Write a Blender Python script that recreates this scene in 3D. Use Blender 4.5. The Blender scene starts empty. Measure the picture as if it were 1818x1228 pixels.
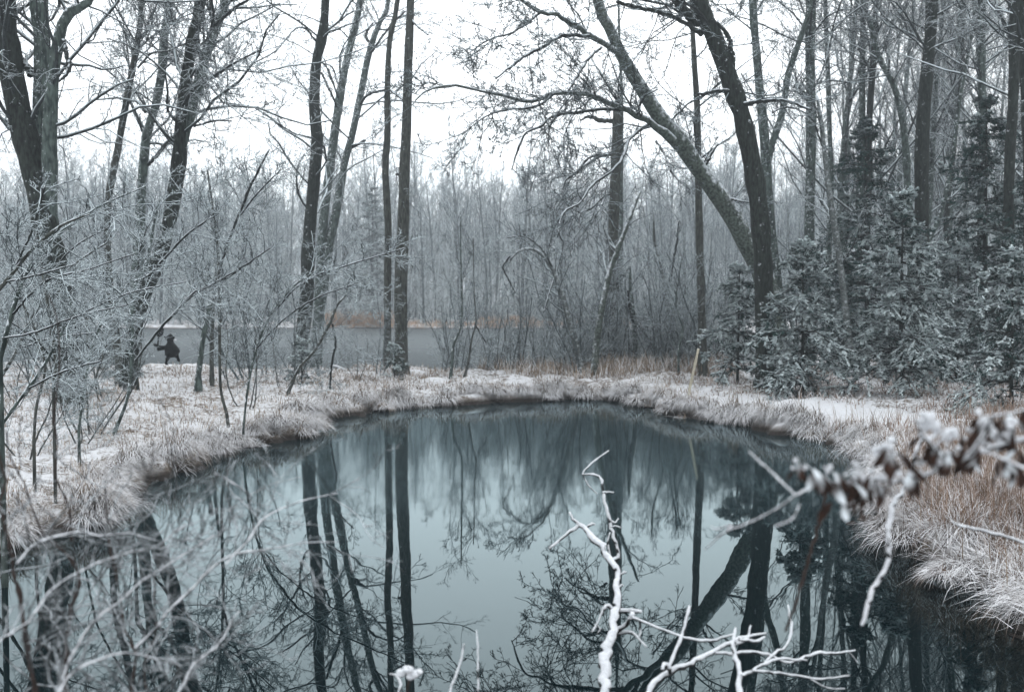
import bpy, math, random
import numpy as np
from mathutils import Vector

# ------------------------------------------------------------------ camera
F, CX, CY, H = 1767.0, 909.0, 614.0, 2.0
PITCH = math.atan((614 - 542) / F)
scene = bpy.context.scene
cam_d = bpy.data.cameras.new('camera'); cam = bpy.data.objects.new('camera', cam_d)
scene.collection.objects.link(cam); scene.camera = cam
cam.location = (0, 0, H); cam.rotation_euler = (math.pi / 2 - PITCH, 0, 0)
cam_d.sensor_width = 36; cam_d.lens = 36 * F / 1818; cam_d.clip_start = .05; cam_d.clip_end = 2000
cam_d.dof.use_dof = True; cam_d.dof.focus_distance = 9.0; cam_d.dof.aperture_fstop = 2.8

# ------------------------------------------------------------------ sky, sun, exposure
world = bpy.data.worlds.new('World'); scene.world = world; world.use_nodes = True
nt = world.node_tree; bg = nt.nodes['Background']
sky = nt.nodes.new('ShaderNodeTexSky'); sky.sky_type = 'NISHITA'; sky.sun_disc = False
SUN_EL, SUN_ROT = math.radians(38), math.radians(25)
sky.sun_elevation = SUN_EL; sky.sun_rotation = SUN_ROT
# overcast: an even white cloud sheet over the clear sky
scl = nt.nodes.new('ShaderNodeVectorMath'); scl.operation = 'SCALE'; scl.inputs['Scale'].default_value = 1.0
nt.links.new(sky.outputs[0], scl.inputs[0])
mixw = nt.nodes.new('ShaderNodeMix'); mixw.data_type = 'RGBA'; mixw.inputs['Factor'].default_value = .93
mixw.inputs['B'].default_value = (9.25, 9.6, 9.85, 1)
nt.links.new(scl.outputs[0], mixw.inputs['A'])
# a real overcast sky is brighter overhead than at the horizon
tcw = nt.nodes.new('ShaderNodeTexCoord'); sxw = nt.nodes.new('ShaderNodeSeparateXYZ'); nt.links.new(tcw.outputs['Generated'], sxw.inputs[0])
mxz = nt.nodes.new('ShaderNodeMath'); mxz.operation = 'MAXIMUM'; mxz.inputs[1].default_value = 0; nt.links.new(sxw.outputs[2], mxz.inputs[0])
maz = nt.nodes.new('ShaderNodeMath'); maz.operation = 'MULTIPLY_ADD'; maz.inputs[1].default_value = 1.1; maz.inputs[2].default_value = 1.0; nt.links.new(mxz.outputs[0], maz.inputs[0])
scz = nt.nodes.new('ShaderNodeVectorMath'); scz.operation = 'SCALE'; nt.links.new(mixw.outputs['Result'], scz.inputs[0])
# the low sun behind the cloud brightens the sky around it, straight ahead above the far wood
dtw = nt.nodes.new('ShaderNodeVectorMath'); dtw.operation = 'DOT_PRODUCT'; dtw.inputs[1].default_value = (-.05, .975, .21); nt.links.new(tcw.outputs['Generated'], dtw.inputs[0])
glw = nt.nodes.new('ShaderNodeMapRange'); glw.interpolation_type = 'SMOOTHSTEP'; glw.inputs['From Min'].default_value = .80; glw.inputs['From Max'].default_value = 1.0; glw.inputs['To Max'].default_value = .85
nt.links.new(dtw.outputs['Value'], glw.inputs[0])
adz = nt.nodes.new('ShaderNodeMath'); adz.operation = 'ADD'; nt.links.new(maz.outputs[0], adz.inputs[0]); nt.links.new(glw.outputs[0], adz.inputs[1]); nt.links.new(adz.outputs[0], scz.inputs['Scale'])
nt.links.new(scz.outputs[0], bg.inputs[0])
bg.inputs[1].default_value = .099
sun_d = bpy.data.lights.new('sun', 'SUN'); sun = bpy.data.objects.new('sun', sun_d); scene.collection.objects.link(sun)
sun_d.energy = .5; sun_d.angle = math.radians(30); sun_d.color = (1, .97, .92)
sun.rotation_euler = (math.pi / 2 - SUN_EL, 0, -SUN_ROT + math.pi)
scene.view_settings.view_transform = 'Standard'; scene.view_settings.look = 'None'
scene.view_settings.exposure = 0.18; scene.view_settings.gamma = 1
scene.render.engine = 'CYCLES'
scene.cycles.max_bounces = 5; scene.cycles.diffuse_bounces = 2; scene.cycles.glossy_bounces = 3
scene.cycles.volume_bounces = 0; scene.cycles.caustics_reflective = False; scene.cycles.caustics_refractive = False

rng = np.random.default_rng(11)
C = scene.collection

# ------------------------------------------------------------------ picture <-> place
def ray(px, py):
    x = (np.asarray(px, float) - CX) / F; y = (CY - np.asarray(py, float)) / F
    cp, sp = math.cos(PITCH), math.sin(PITCH)
    return np.stack([x, cp + y * sp, -sp + y * cp], -1)
def W(px, py, Y):
    d = ray(px, py); t = np.asarray(Y, float) / d[..., 1]
    return np.array([0, 0, H]) + d * t[..., None]
def G(px, py, z=0.0):
    d = ray(px, py); t = (z - H) / d[..., 2]
    return np.array([0, 0, H]) + d * t[..., None]

# ------------------------------------------------------------------ noise and terrain
_perm = np.random.default_rng(5).random((256, 256))
def vnoise(x, y):
    xi = np.floor(x).astype(int); yi = np.floor(y).astype(int)
    fx = x - xi; fy = y - yi; fx = fx * fx * (3 - 2 * fx); fy = fy * fy * (3 - 2 * fy)
    a = _perm[xi & 255, yi & 255]; b = _perm[(xi + 1) & 255, yi & 255]
    c = _perm[xi & 255, (yi + 1) & 255]; d = _perm[(xi + 1) & 255, (yi + 1) & 255]
    return (a * (1 - fx) + b * fx) * (1 - fy) + (c * (1 - fx) + d * fx) * fy - .5
def fbm(x, y, o=4):
    s = 0; a = 1
    for i in range(o):
        s = s + a * vnoise(x * 2 ** i + 17 * i, y * 2 ** i + 31 * i); a *= .55
    return s
POND_PX = [(-420, 1160), (-150, 1030), (60, 965), (180, 930), (212, 868), (270, 852), (330, 835), (400, 803), (480, 790), (550, 768),
           (572, 742), (640, 737), (680, 728), (760, 722), (850, 716), (960, 711), (1000, 709), (1095, 710), (1140, 722),
           (1190, 741), (1260, 748), (1330, 757), (1400, 776), (1450, 783), (1520, 800), (1555, 835), (1572, 900),
           (1590, 965), (1650, 1010), (1720, 1055), (1830, 1120), (2100, 1240)]
p = np.array(POND_PX, float)
POND = np.concatenate([G(p[:, 0], p[:, 1])[:, :2], [[5.2, 3.0], [0, 2.7], [-3.0, 3.2], [-4.8, 4.2]]])
FARP = np.array([[-46, 86], [-40, 48], [-22, 36], [-13, 31], [-7, 28.5], [-1, 28], [4, 29], [9, 33], [13, 42], [17, 56], [16, 70],
                 [9, 79], [2, 83], [-8, 85], [-16, 86], [-24, 84]], float)
def sdist(P, poly):
    d = np.full(len(P), 1e9); ins = np.zeros(len(P), bool)
    n = len(poly)
    for i in range(n):
        a = poly[i]; b = poly[(i + 1) % n]; ab = b - a
        t = np.clip(((P - a) @ ab) / (ab @ ab), 0, 1)
        q = a + t[:, None] * ab; d = np.minimum(d, np.hypot(*(P - q).T))
        c = ((a[1] > P[:, 1]) != (b[1] > P[:, 1])) & (P[:, 0] < (b[0] - a[0]) * (P[:, 1] - a[1]) / (b[1] - a[1] + 1e-12) + a[0])
        ins ^= c
    return np.where(ins, -d, d)
def sm(a, b, x):
    if a > b: return 1 - sm(b, a, x)
    t = np.clip((x - a) / (b - a), 0, 1); return t * t * (3 - 2 * t)
PATH = G(*np.array([(975, 700), (1080, 690), (1200, 700), (1330, 712), (1450, 724), (1560, 735)], float).T, .33)[:, :2]
def pdist(x, y):
    P = np.stack([x, y], -1); d = np.full(len(P), 1e9)
    for a, b in zip(PATH[:-1], PATH[1:]):
        ab = b - a; t = np.clip(((P - a) @ ab) / (ab @ ab), 0, 1); d = np.minimum(d, np.hypot(*(P - a - t[:, None] * ab).T))
    return d
def height(x, y):
    x = np.atleast_1d(np.asarray(x, float)); y = np.atleast_1d(np.asarray(y, float))
    P = np.stack([x, y], -1)
    wob = .5 * fbm(x * 1.2, y * 1.2, 2) + .3 * fbm(x * 4.5 + 3, y * 4.5, 2)
    d1 = sdist(P, POND) + wob; d2 = sdist(P, FARP) + 2 * wob
    out1 = .17 * sm(-.03, .22, d1) + .22 * (1 - np.exp(-np.maximum(d1, 0) / 2.2))
    out2 = .12 * sm(-.1, 1.0, d2) + .28 * (1 - np.exp(-np.maximum(d2, 0) / 3.0))
    z = np.minimum(out1, out2 + .02)
    z = z + (.16 * fbm(x * 1.1, y * 1.1, 4) + .05 * fbm(x * 6, y * 6, 2)) * sm(.1, 1.2, np.minimum(d1, d2)) 
    z = z + .022 * np.maximum(y - 86, 0) + .03 * np.maximum(x - 12, 0) * sm(15, 40, y) + .02 * np.maximum(-x - 30, 0)
    z = np.where(d1 < 0, np.maximum(-.7, d1 * 1.6), z); z = np.where(d2 < 0, np.maximum(-.9, d2 * .8), z)
    return z
def gz(x, y): return float(height(x, y)[0])

# ------------------------------------------------------------------ mesh building
def mesh_from(name, V, Q, mat, parent=None, loc=None, col=None, smooth=False, tri=None):
    me = bpy.data.meshes.new(name)
    V = np.ascontiguousarray(V, np.float32)
    if loc is not None: V = V - np.asarray(loc, np.float32)
    Q = np.asarray(Q, np.int32).reshape(-1, 4) if Q is not None and len(Q) else np.zeros((0, 4), np.int32)
    T = np.asarray(tri, np.int32).reshape(-1, 3) if tri is not None and len(tri) else np.zeros((0, 3), np.int32)
    me.vertices.add(len(V)); me.vertices.foreach_set('co', V.ravel())
    nl = Q.size + T.size
    me.loops.add(nl); me.loops.foreach_set('vertex_index', np.concatenate([Q.ravel(), T.ravel()]))
    me.polygons.add(len(Q) + len(T))
    me.polygons.foreach_set('loop_start', np.concatenate([np.arange(len(Q)) * 4, Q.size + np.arange(len(T)) * 3]).astype(np.int32))
    if smooth: me.polygons.foreach_set('use_smooth', np.ones(len(Q) + len(T), bool))
    if col is not None:
        a = me.color_attributes.new('Tint', 'FLOAT_COLOR', 'POINT')
        c = np.ones((len(V), 4), np.float32); c[:, :col.shape[1]] = col; a.data.foreach_set('color', c.ravel())
    me.update(calc_edges=True); me.validate()
    me.materials.append(mat)
    o = bpy.data.objects.new(name, me); C.objects.link(o)
    if parent is not None: o.parent = parent
    elif loc is not None: o.location = loc
    return o
def nrm(v): return v / (np.linalg.norm(v, axis=-1, keepdims=True) + 1e-12)
def tube(P, R, sides=3, cap=True):
    """P (N,K,3), R (N,K) -> verts, quads for N tubes"""
    N, K, _ = P.shape
    T = nrm(np.gradient(P, axis=1)); m = nrm(P[:, -1] - P[:, 0])
    ref = np.eye(3)[np.argmin(np.abs(m), -1)][:, None, :]
    A = nrm(np.cross(T, ref)); B = np.cross(T, A)
    th = np.arange(sides) * 2 * np.pi / sides + .3
    V = P[:, :, None] + R[:, :, None, None] * (np.cos(th)[None, None, :, None] * A[:, :, None] + np.sin(th)[None, None, :, None] * B[:, :, None])
    base = (np.arange(N) * K * sides)[:, None, None]
    i = np.arange(K - 1)[None, :, None] * sides; j = np.arange(sides)[None, None, :]; j2 = (j + 1) % sides
    Q = np.stack([base + i + j, base + i + j2, base + i + sides + j2, base + i + sides + j], -1).reshape(-1, 4)
    return V.reshape(-1, 3), Q
def merge(parts):
    Vs, Qs, o = [], [], 0
    for V, Q in parts:
        Vs.append(V); Qs.append(Q + o); o += len(V)
    return np.concatenate(Vs), np.concatenate(Qs)
def resample(P, n):
    """Catmull-Rom through the points of one polyline (any number of columns)"""
    P = np.asarray(P, float)
    if len(P) == 2: return P[0] + (P[1] - P[0]) * np.linspace(0, 1, n)[:, None]
    E = np.concatenate([[2 * P[0] - P[1]], P, [2 * P[-1] - P[-2]]])
    s = np.r_[0, np.cumsum(np.linalg.norm(np.diff(P[:, :2], axis=0), axis=1))]
    u = np.interp(np.linspace(0, s[-1], n), s, np.arange(len(P)))
    i = np.minimum(u.astype(int), len(P) - 2); t = (u - i)[:, None]
    a, b, c, d = E[i], E[i + 1], E[i + 2], E[i + 3]
    return .5 * (2 * b + (c - a) * t + (2 * a - 5 * b + 4 * c - d) * t ** 2 + (3 * b - a - 3 * c + d) * t ** 3)
def grow(P, R, n, L, ang=(35, 65), t=(.2, 1.), up=.05, wob=.15, K=5, rr=.5, rmin=.004, rtip=.4, taper=.6, flat=0., r=None, prob=None):
    """side shoots: n per parent (P (N,K,3)); L = length relative to parent, or ('abs', lo, hi)"""
    r = r or rng
    N, M, _ = P.shape
    idx = np.repeat(np.arange(N), n)
    if prob is not None: idx = idx[r.random(len(idx)) < prob]
    tt = r.uniform(t[0], t[1], len(idx)); u = tt * (M - 1); i = np.minimum(u.astype(int), M - 2); f = (u - i)[:, None]
    p0 = P[idx, i] * (1 - f) + P[idx, i + 1] * f; tan = nrm(P[idx, i + 1] - P[idx, i])
    r0 = R[idx, i] * (1 - f[:, 0]) + R[idx, i + 1] * f[:, 0]
    plen = np.linalg.norm(np.diff(P, axis=1), axis=-1).sum(1)[idx]
    if isinstance(L, tuple) and L[0] == 'abs': ln = r.uniform(L[1], L[2], len(idx)) * (1 - taper * .6 * tt)
    else: ln = plen * r.uniform(L[0], L[1], len(idx)) * (1 - taper * tt)
    rv = r.normal(size=(len(idx), 3)); rv[:, 2] *= (1 - flat)
    perp = nrm(rv - (rv * tan).sum(-1, keepdims=True) * tan)
    a = np.radians(r.uniform(ang[0], ang[1], len(idx)))[:, None]
    d = nrm(np.cos(a) * tan + np.sin(a) * perp)
    pts = [p0]; st = (ln / (K - 1))[:, None]
    for k in range(K - 1):
        d = nrm(d + r.normal(size=d.shape) * wob + np.array([0, 0, up])); pts.append(pts[-1] + d * st)
    Pn = np.stack(pts, 1)
    ra = np.maximum(r0 * rr * r.uniform(.7, 1.1, len(r0)), rmin)
    Rn = np.maximum(ra[:, None] * np.linspace(1, rtip, K)[None], rmin * .7)
    return Pn, Rn

# ------------------------------------------------------------------ materials
def nmat(name):
    m = bpy.data.materials.new(name); m.use_nodes = True
    return m, m.node_tree, m.node_tree.nodes, m.node_tree.links, m.node_tree.nodes['Principled BSDF']
def node(nt, t, **kw):
    n = nt.nodes.new(t)
    for k, v in kw.items():
        if k in ('inp',):
            for a, b in v.items(): n.inputs[a].default_value = b
        else: setattr(n, k, v)
    return n
def ramp(nt, stops):
    n = nt.nodes.new('ShaderNodeValToRGB'); e = n.color_ramp.elements
    while len(e) < len(stops): e.new(.5)
    for x, (pos, c) in zip(e, stops): x.position = pos; x.color = (*c, 1) if len(c) == 3 else c
    return n
SNOW = (.62, .665, .70)
DARK = .6
def snowy(name, c1, c2, lo, hi, nscale=6., namp=.5, stretch=(1, 1, 1), fine=40., rough=.85, snow=SNOW, tint=False, bump=.3, tilt=(-.15, -.12, .98), translucent=0.):
    """base colour c1..c2 by noise; snow where the surface faces up"""
    m, nt, N, L, P = nmat(name)
    tc = node(nt, 'ShaderNodeTexCoord'); mp = node(nt, 'ShaderNodeMapping'); mp.inputs['Scale'].default_value = stretch
    L.new(tc.outputs['Object'], mp.inputs[0])
    n1 = node(nt, 'ShaderNodeTexNoise', inp={'Scale': fine, 'Detail': 4.}); L.new(mp.outputs[0], n1.inputs[0])
    n2 = node(nt, 'ShaderNodeTexNoise', inp={'Scale': nscale, 'Detail': 3., 'Roughness': .7}); L.new(tc.outputs['Object'], n2.inputs[0])
    cool = (.9, 1.03, 1.04) if c1[0] < c1[2] * 1.25 and c1[0] < .5 else (1, 1, 1)
    c1 = tuple(c * DARK * k for c, k in zip(c1, cool)); c2 = tuple(c * DARK * k for c, k in zip(c2, cool))
    cr = ramp(nt, [(.36, c1), (.66, c2)]); L.new(n1.outputs[0], cr.inputs[0])
    base = cr.outputs[0]
    if tint:
        at = node(nt, 'ShaderNodeVertexColor', layer_name='Tint')
        mu = node(nt, 'ShaderNodeMix', data_type='RGBA', blend_type='MULTIPLY'); mu.inputs['Factor'].default_value = 1
        L.new(base, mu.inputs['A']); L.new(at.outputs[0], mu.inputs['B']); base = mu.outputs['Result']
    g = node(nt, 'ShaderNodeNewGeometry')
    dt = node(nt, 'ShaderNodeVectorMath', operation='DOT_PRODUCT'); dt.inputs[1].default_value = tilt
    L.new(g.outputs['Normal'], dt.inputs[0])
    ma = node(nt, 'ShaderNodeMath', operation='MULTIPLY_ADD', inp={1: namp * 2, 2: -namp}); L.new(n2.outputs[0], ma.inputs[0])
    ad = node(nt, 'ShaderNodeMath', operation='ADD'); L.new(dt.outputs['Value'], ad.inputs[0]); L.new(ma.outputs[0], ad.inputs[1])
    mr = node(nt, 'ShaderNodeMapRange', interpolation_type='SMOOTHSTEP', inp={'From Min': lo, 'From Max': hi}); L.new(ad.outputs[0], mr.inputs[0])
    mx = node(nt, 'ShaderNodeMix', data_type='RGBA'); mx.inputs['B'].default_value = (*snow, 1)
    L.new(mr.outputs[0], mx.inputs['Factor']); L.new(base, mx.inputs['A']); L.new(mx.outputs['Result'], P.inputs['Base Color'])
    P.inputs['Roughness'].default_value = rough; P.inputs['Specular IOR Level'].default_value = .2
    if bump:
        b = node(nt, 'ShaderNodeBump', inp={'Strength': bump, 'Distance': .02}); L.new(n1.outputs[0], b.inputs['Height']); L.new(b.outputs[0], P.inputs['Normal'])
    return m
M = {}
M['bark_dark'] = snowy('bark_dark', (.006, .008, .0075), (.055, .062, .052), .52, .95, nscale=8, namp=1.5, stretch=(1, 1, .3), fine=26, bump=.9)
M['bark_grey'] = snowy('bark_grey', (.035, .046, .043), (.19, .215, .195), .42, .66, nscale=13, namp=1.5, stretch=(1, 1, .3), fine=20, bump=.8)
M['bark_brown'] = snowy('bark_brown', (.045, .043, .038), (.155, .147, .13), .58, .8, nscale=14, namp=1.4, stretch=(1, 1, .25), fine=28, bump=.8)
M['bark_lean'] = snowy('bark_lean', (.05, .058, .05), (.22, .235, .205), .20, .6, nscale=9, namp=.8, fine=20, bump=.6)
M['bark_limb'] = snowy('bark_limb', (.012, .014, .014), (.05, .053, .05), .38, .62, nscale=12, namp=.35, fine=22)
M['bark_pale'] = snowy('bark_pale', (.1, .1, .1), (.3, .3, .29), .1, .5, nscale=14, namp=.6, fine=25)
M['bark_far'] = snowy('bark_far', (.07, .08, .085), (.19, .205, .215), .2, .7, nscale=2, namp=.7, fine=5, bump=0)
M['twig'] = snowy('twig', (.025, .028, .03), (.075, .08, .082), .1, .6, nscale=7, namp=.35, fine=20, bump=0, snow=(.62, .69, .72))
M['twig_dark'] = snowy('twig_dark', (.012, .014, .015), (.045, .048, .048), .35, .8, nscale=7, namp=.35, fine=20, bump=0, snow=(.52, .61, .645))
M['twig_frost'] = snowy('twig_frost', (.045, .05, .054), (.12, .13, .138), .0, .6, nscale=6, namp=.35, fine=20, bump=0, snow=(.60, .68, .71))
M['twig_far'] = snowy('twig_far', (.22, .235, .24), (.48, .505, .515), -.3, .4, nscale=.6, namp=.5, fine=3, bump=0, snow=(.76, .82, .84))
M['twig_fore'] = snowy('twig_fore', (.022, .02, .02), (.07, .065, .068), .42, .85, nscale=22, namp=.8, fine=60, bump=0)
M['stem_brown'] = snowy('stem_brown', (.022, .015, .013), (.06, .042, .036), .72, 1.0, nscale=25, namp=.4, fine=60, bump=0)
M['bough'] = snowy('bough', (.012, .014, .012), (.04, .036, .03), 2, 3, bump=0)
M['snow_soft'] = snowy('snow_soft', (.98, 1.1, 1.12), (1.32, 1.45, 1.47), 2, 3, fine=14, bump=0)
M['conifer'] = snowy('conifer', (.010, .048, .043), (.036, .115, .10), .75, 1.15, nscale=3.6, namp=.6, fine=9, bump=0, snow=(.66, .70, .75))
M['conifer_dark'] = snowy('conifer_dark', (.012, .052, .046), (.038, .115, .10), .85, 1.2, nscale=2.5, namp=.8, fine=9, bump=0, snow=(.6, .66, .72))
M['snow'] = snowy('snow', (1.0, 1.03, 1.08), (1.2, 1.23, 1.28), 2, 3, fine=60, bump=.4)
M['grass'] = snowy('grass', (.36, .26, .175), (.74, .575, .42), .32, .85, nscale=2.2, namp=.55, fine=3, bump=0, tint=True, snow=(.72, .72, .74))
M['grass_bare'] = snowy('grass_bare', (.29, .175, .11), (.60, .40, .27), .5, 1.0, nscale=3, namp=.5, fine=3, bump=0, tint=True, snow=(.72, .72, .74))
M['grass_orange'] = snowy('grass_orange', (.66, .40, .24), (1.05, .72, .46), .55, 1.0, nscale=2, namp=.5, fine=2, bump=0, tint=True)
M['leaf'] = snowy('leaf', (.028, .016, .012), (.075, .038, .027), .35, .8, nscale=30, namp=.35, fine=60, bump=0)
M['black'] = snowy('black', (.008, .008, .009), (.02, .02, .022), 1.1, 1.4, nscale=9, namp=.4)
M['wood_pale'] = snowy('wood_pale', (.7, .64, .5), (.95, .88, .7), .8, 1.1, fine=30)

def ground_mat():
    m, nt, N, L, P = nmat('snowy_ground')
    tc = node(nt, 'ShaderNodeNewGeometry')
    n1 = node(nt, 'ShaderNodeTexNoise', inp={'Scale': 1.1, 'Detail': 8., 'Roughness': .72}); L.new(tc.outputs['Position'], n1.inputs[0])
    n2 = node(nt, 'ShaderNodeTexNoise', inp={'Scale': 14., 'Detail': 5., 'Roughness': .7}); L.new(tc.outputs['Position'], n2.inputs[0])
    n3 = node(nt, 'ShaderNodeTexNoise', inp={'Scale': 45., 'Detail': 3.}); L.new(tc.outputs['Position'], n3.inputs[0])
    earth = ramp(nt, [(.3, (.045, .034, .026)), (.5, (.15, .115, .085)), (.7, (.26, .21, .165))]); L.new(n3.outputs[0], earth.inputs[0])
    snow = ramp(nt, [(.2, (.66, .67, .695)), (.8, (.80, .805, .83))]); L.new(n2.outputs[0], snow.inputs[0])
    ad = node(nt, 'ShaderNodeMath', operation='MULTIPLY_ADD', inp={1: .7}); L.new(n2.outputs[0], ad.inputs[0]); L.new(n1.outputs[0], ad.inputs[2])
    vc = node(nt, 'ShaderNodeVertexColor', layer_name='Tint'); a2 = node(nt, 'ShaderNodeMath', operation='MULTIPLY_ADD', inp={1: .4}); L.new(vc.outputs[0], a2.inputs[0]); L.new(ad.outputs[0], a2.inputs[2]); ad = a2
    mr = node(nt, 'ShaderNodeMapRange', interpolation_type='SMOOTHSTEP', inp={'From Min': .72, 'From Max': .88}); L.new(ad.outputs[0], mr.inputs[0])
    # no snow on the steep wet bank face or under water
    sx = node(nt, 'ShaderNodeSeparateXYZ'); L.new(tc.outputs['Normal'], sx.inputs[0])
    st = node(nt, 'ShaderNodeMapRange', inp={'From Min': .55, 'From Max': .85}); L.new(sx.outputs[2], st.inputs[0])
    sp = node(nt, 'ShaderNodeSeparateXYZ'); L.new(tc.outputs['Position'], sp.inputs[0])
    wz = node(nt, 'ShaderNodeMapRange', inp={'From Min': .05, 'From Max': .15}); L.new(sp.outputs[2], wz.inputs[0])
    m1 = node(nt, 'ShaderNodeMath', operation='MULTIPLY'); L.new(mr.outputs[0], m1.inputs[0]); L.new(st.outputs[0], m1.inputs[1])
    m2 = node(nt, 'ShaderNodeMath', operation='MULTIPLY'); L.new(m1.outputs[0], m2.inputs[0]); L.new(wz.outputs[0], m2.inputs[1])
    wet = node(nt, 'ShaderNodeMix', data_type='RGBA'); wet.inputs['A'].default_value = (.025, .018, .014, 1)
    L.new(wz.outputs[0], wet.inputs['Factor']); L.new(earth.outputs[0], wet.inputs['B'])
    mx = node(nt, 'ShaderNodeMix', data_type='RGBA'); L.new(m2.outputs[0], mx.inputs['Factor']); L.new(wet.outputs['Result'], mx.inputs['A']); L.new(snow.outputs[0], mx.inputs['B'])
    L.new(mx.outputs['Result'], P.inputs['Base Color']); P.inputs['Roughness'].default_value = .9
    b = node(nt, 'ShaderNodeBump', inp={'Strength': .8, 'Distance': .06}); L.new(n2.outputs[0], b.inputs['Height']); L.new(b.outputs[0], P.inputs['Normal'])
    return m
def water_mat(name, col, r0, r1, y0, y1, bump, film=(.012, .022, .026), bscale=1.2, tintc=(.80, .95, .98), ior=1.42):
    m, nt, N, L, P = nmat(name)
    g = node(nt, 'ShaderNodeNewGeometry'); s = node(nt, 'ShaderNodeSeparateXYZ'); L.new(g.outputs['Position'], s.inputs[0])
    n = node(nt, 'ShaderNodeTexNoise', inp={'Scale': .35, 'Detail': 3.}); L.new(g.outputs['Position'], n.inputs[0])
    a = node(nt, 'ShaderNodeMath', operation='MULTIPLY_ADD', inp={1: 5., }); L.new(n.outputs[0], a.inputs[0]); L.new(s.outputs[1], a.inputs[2])
    f = node(nt, 'ShaderNodeMapRange', interpolation_type='SMOOTHSTEP', inp={'From Min': y0 + 2.5, 'From Max': y1 + 2.5}); L.new(a.outputs[0], f.inputs[0])
    r = node(nt, 'ShaderNodeMapRange', inp={'To Min': r0, 'To Max': r1}); L.new(f.outputs[0], r.inputs[0]); L.new(r.outputs[0], P.inputs['Roughness'])
    mx = node(nt, 'ShaderNodeMix', data_type='RGBA'); mx.inputs['A'].default_value = (*col, 1); mx.inputs['B'].default_value = (*film, 1)
    L.new(f.outputs[0], mx.inputs['Factor']); L.new(mx.outputs['Result'], P.inputs['Base Color'])
    b = node(nt, 'ShaderNodeBump', inp={'Strength': bump, 'Distance': .01})
    n2 = node(nt, 'ShaderNodeTexNoise', inp={'Scale': bscale, 'Detail': 2.}); L.new(g.outputs['Position'], n2.inputs[0])
    L.new(n2.outputs[0], b.inputs['Height']); L.new(b.outputs[0], P.inputs['Normal'])
    # dark teal water body under a clear reflecting surface
    P.inputs['Specular IOR Level'].default_value = 0
    gl = node(nt, 'ShaderNodeBsdfGlossy'); gl.inputs['Color'].default_value = (*tintc, 1); L.new(r.outputs[0], gl.inputs['Roughness']); L.new(b.outputs[0], gl.inputs['Normal'])
    fr = node(nt, 'ShaderNodeFresnel', inp={'IOR': ior}); L.new(b.outputs[0], fr.inputs['Normal'])
    ms = node(nt, 'ShaderNodeMixShader'); L.new(fr.outputs[0], ms.inputs[0]); L.new(P.outputs[0], ms.inputs[1]); L.new(gl.outputs[0], ms.inputs[2])
    L.new(ms.outputs[0], N['Material Output'].inputs['Surface'])
    return m
M['ground'] = ground_mat()
M['water'] = water_mat('pond_water', (.001, .0045, .006), .0, .055, 6.5, 11.5, .12)
M['ice'] = water_mat('thin_ice', (.035, .04, .042), .2, .3, 20, 60, .6, film=(.06, .064, .066), bscale=6, tintc=(.30, .33, .34), ior=1.28)

def tag(o, label=None, cat=None, group=None, kind=None):
    if label: o['label'] = label
    if cat: o['category'] = cat
    if group: o['group'] = group
    if kind: o['kind'] = kind
    return o
def empty(name, loc, rz=0, label=None, cat=None, group=None):
    o = bpy.data.objects.new(name, None); C.objects.link(o); o.location = loc; o.rotation_euler.z = rz
    o.empty_display_size = .2
    return tag(o, label, cat, group)
def copy_tree(o, parent=None):
    c = o.copy(); C.objects.link(c)
    if parent is not None: c.parent = parent
    for ch in o.children: copy_tree(ch, c)
    return c

# ------------------------------------------------------------------ ground: one fan-shaped sheet
def build_ground():
    nr, nc = 460, 460
    v = np.concatenate([np.linspace(-12, 3, 20)[:-1], 3 + 27 * np.linspace(0, 1, 280) ** 1.15, 30 * (700 / 30) ** np.linspace(0, 1, nr - 299 + 1)[1:]])
    v = v[:nr] if len(v) > nr else v; nr = len(v)
    u = np.linspace(-1, 1, nc)
    Y = np.repeat(v[:, None], nc, 1); X = u[None] * (9 + .75 * np.maximum(Y, 0))
    Z = height(X.ravel(), Y.ravel())
    V = np.stack([X.ravel(), Y.ravel(), Z], -1)
    i = np.arange(nr - 1)[:, None] * nc; j = np.arange(nc - 1)[None]
    Q = np.stack([i + j, i + j + 1, i + nc + j + 1, i + nc + j], -1).reshape(-1, 4)
    pd = sm(1.6, .8, pdist(V[:, 0], V[:, 1]) + .5 * fbm(V[:, 0] * 2, V[:, 1] * 2, 3))
    o = mesh_from('ground', V, Q, M['ground'], smooth=True, col=np.repeat(pd[:, None], 3, 1)); tag(o, kind='structure')
def sheet(name, x0, x1, y0, y1, z, mat):
    V = np.array([[x0, y0, z], [x1, y0, z], [x1, y1, z], [x0, y1, z]]); o = mesh_from(name, V, [[0, 1, 2, 3]], mat); return tag(o, kind='structure')
build_ground()
sheet('pond_water', -12, 12, 1.5, 24.5, 0, M['water'])
sheet('far_pond', -60, 30, 25.5, 92, 0, M['ice'])

# ------------------------------------------------------------------ trees traced from the photograph
def limb_pts(pts, Y0, Y1, n, jit=.0):
    """pts [(px,py,width_px)] -> world points and radii"""
    a = resample(np.array(pts, float), n)
    Y = np.linspace(Y0, Y1, n)
    if jit: Y = Y + np.cumsum(rng.normal(size=n)) * jit
    P = W(a[:, 0], a[:, 1], Y); R = np.maximum(a[:, 2], .6) / 2 * Y / F
    return P, R
def lumpy(P, R, sides, amp=.12):
    V, Q = tube(P[None], R[None], sides)
    c = np.repeat(P, sides, 0); d = V - c
    k = 1 + amp * rng.normal(size=len(V)) * .6 + amp * np.repeat(rng.normal(size=len(P)), sides)
    V = c + d * k[:, None]
    # close the free end
    V = np.concatenate([V, P[-1:]]); n = len(V) - 1; s = (len(P) - 1) * sides
    cap = np.array([[s + j, s + (j + 1) % sides, n, n] for j in range(sides)])
    return V, Q, cap[:, :3]
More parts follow.
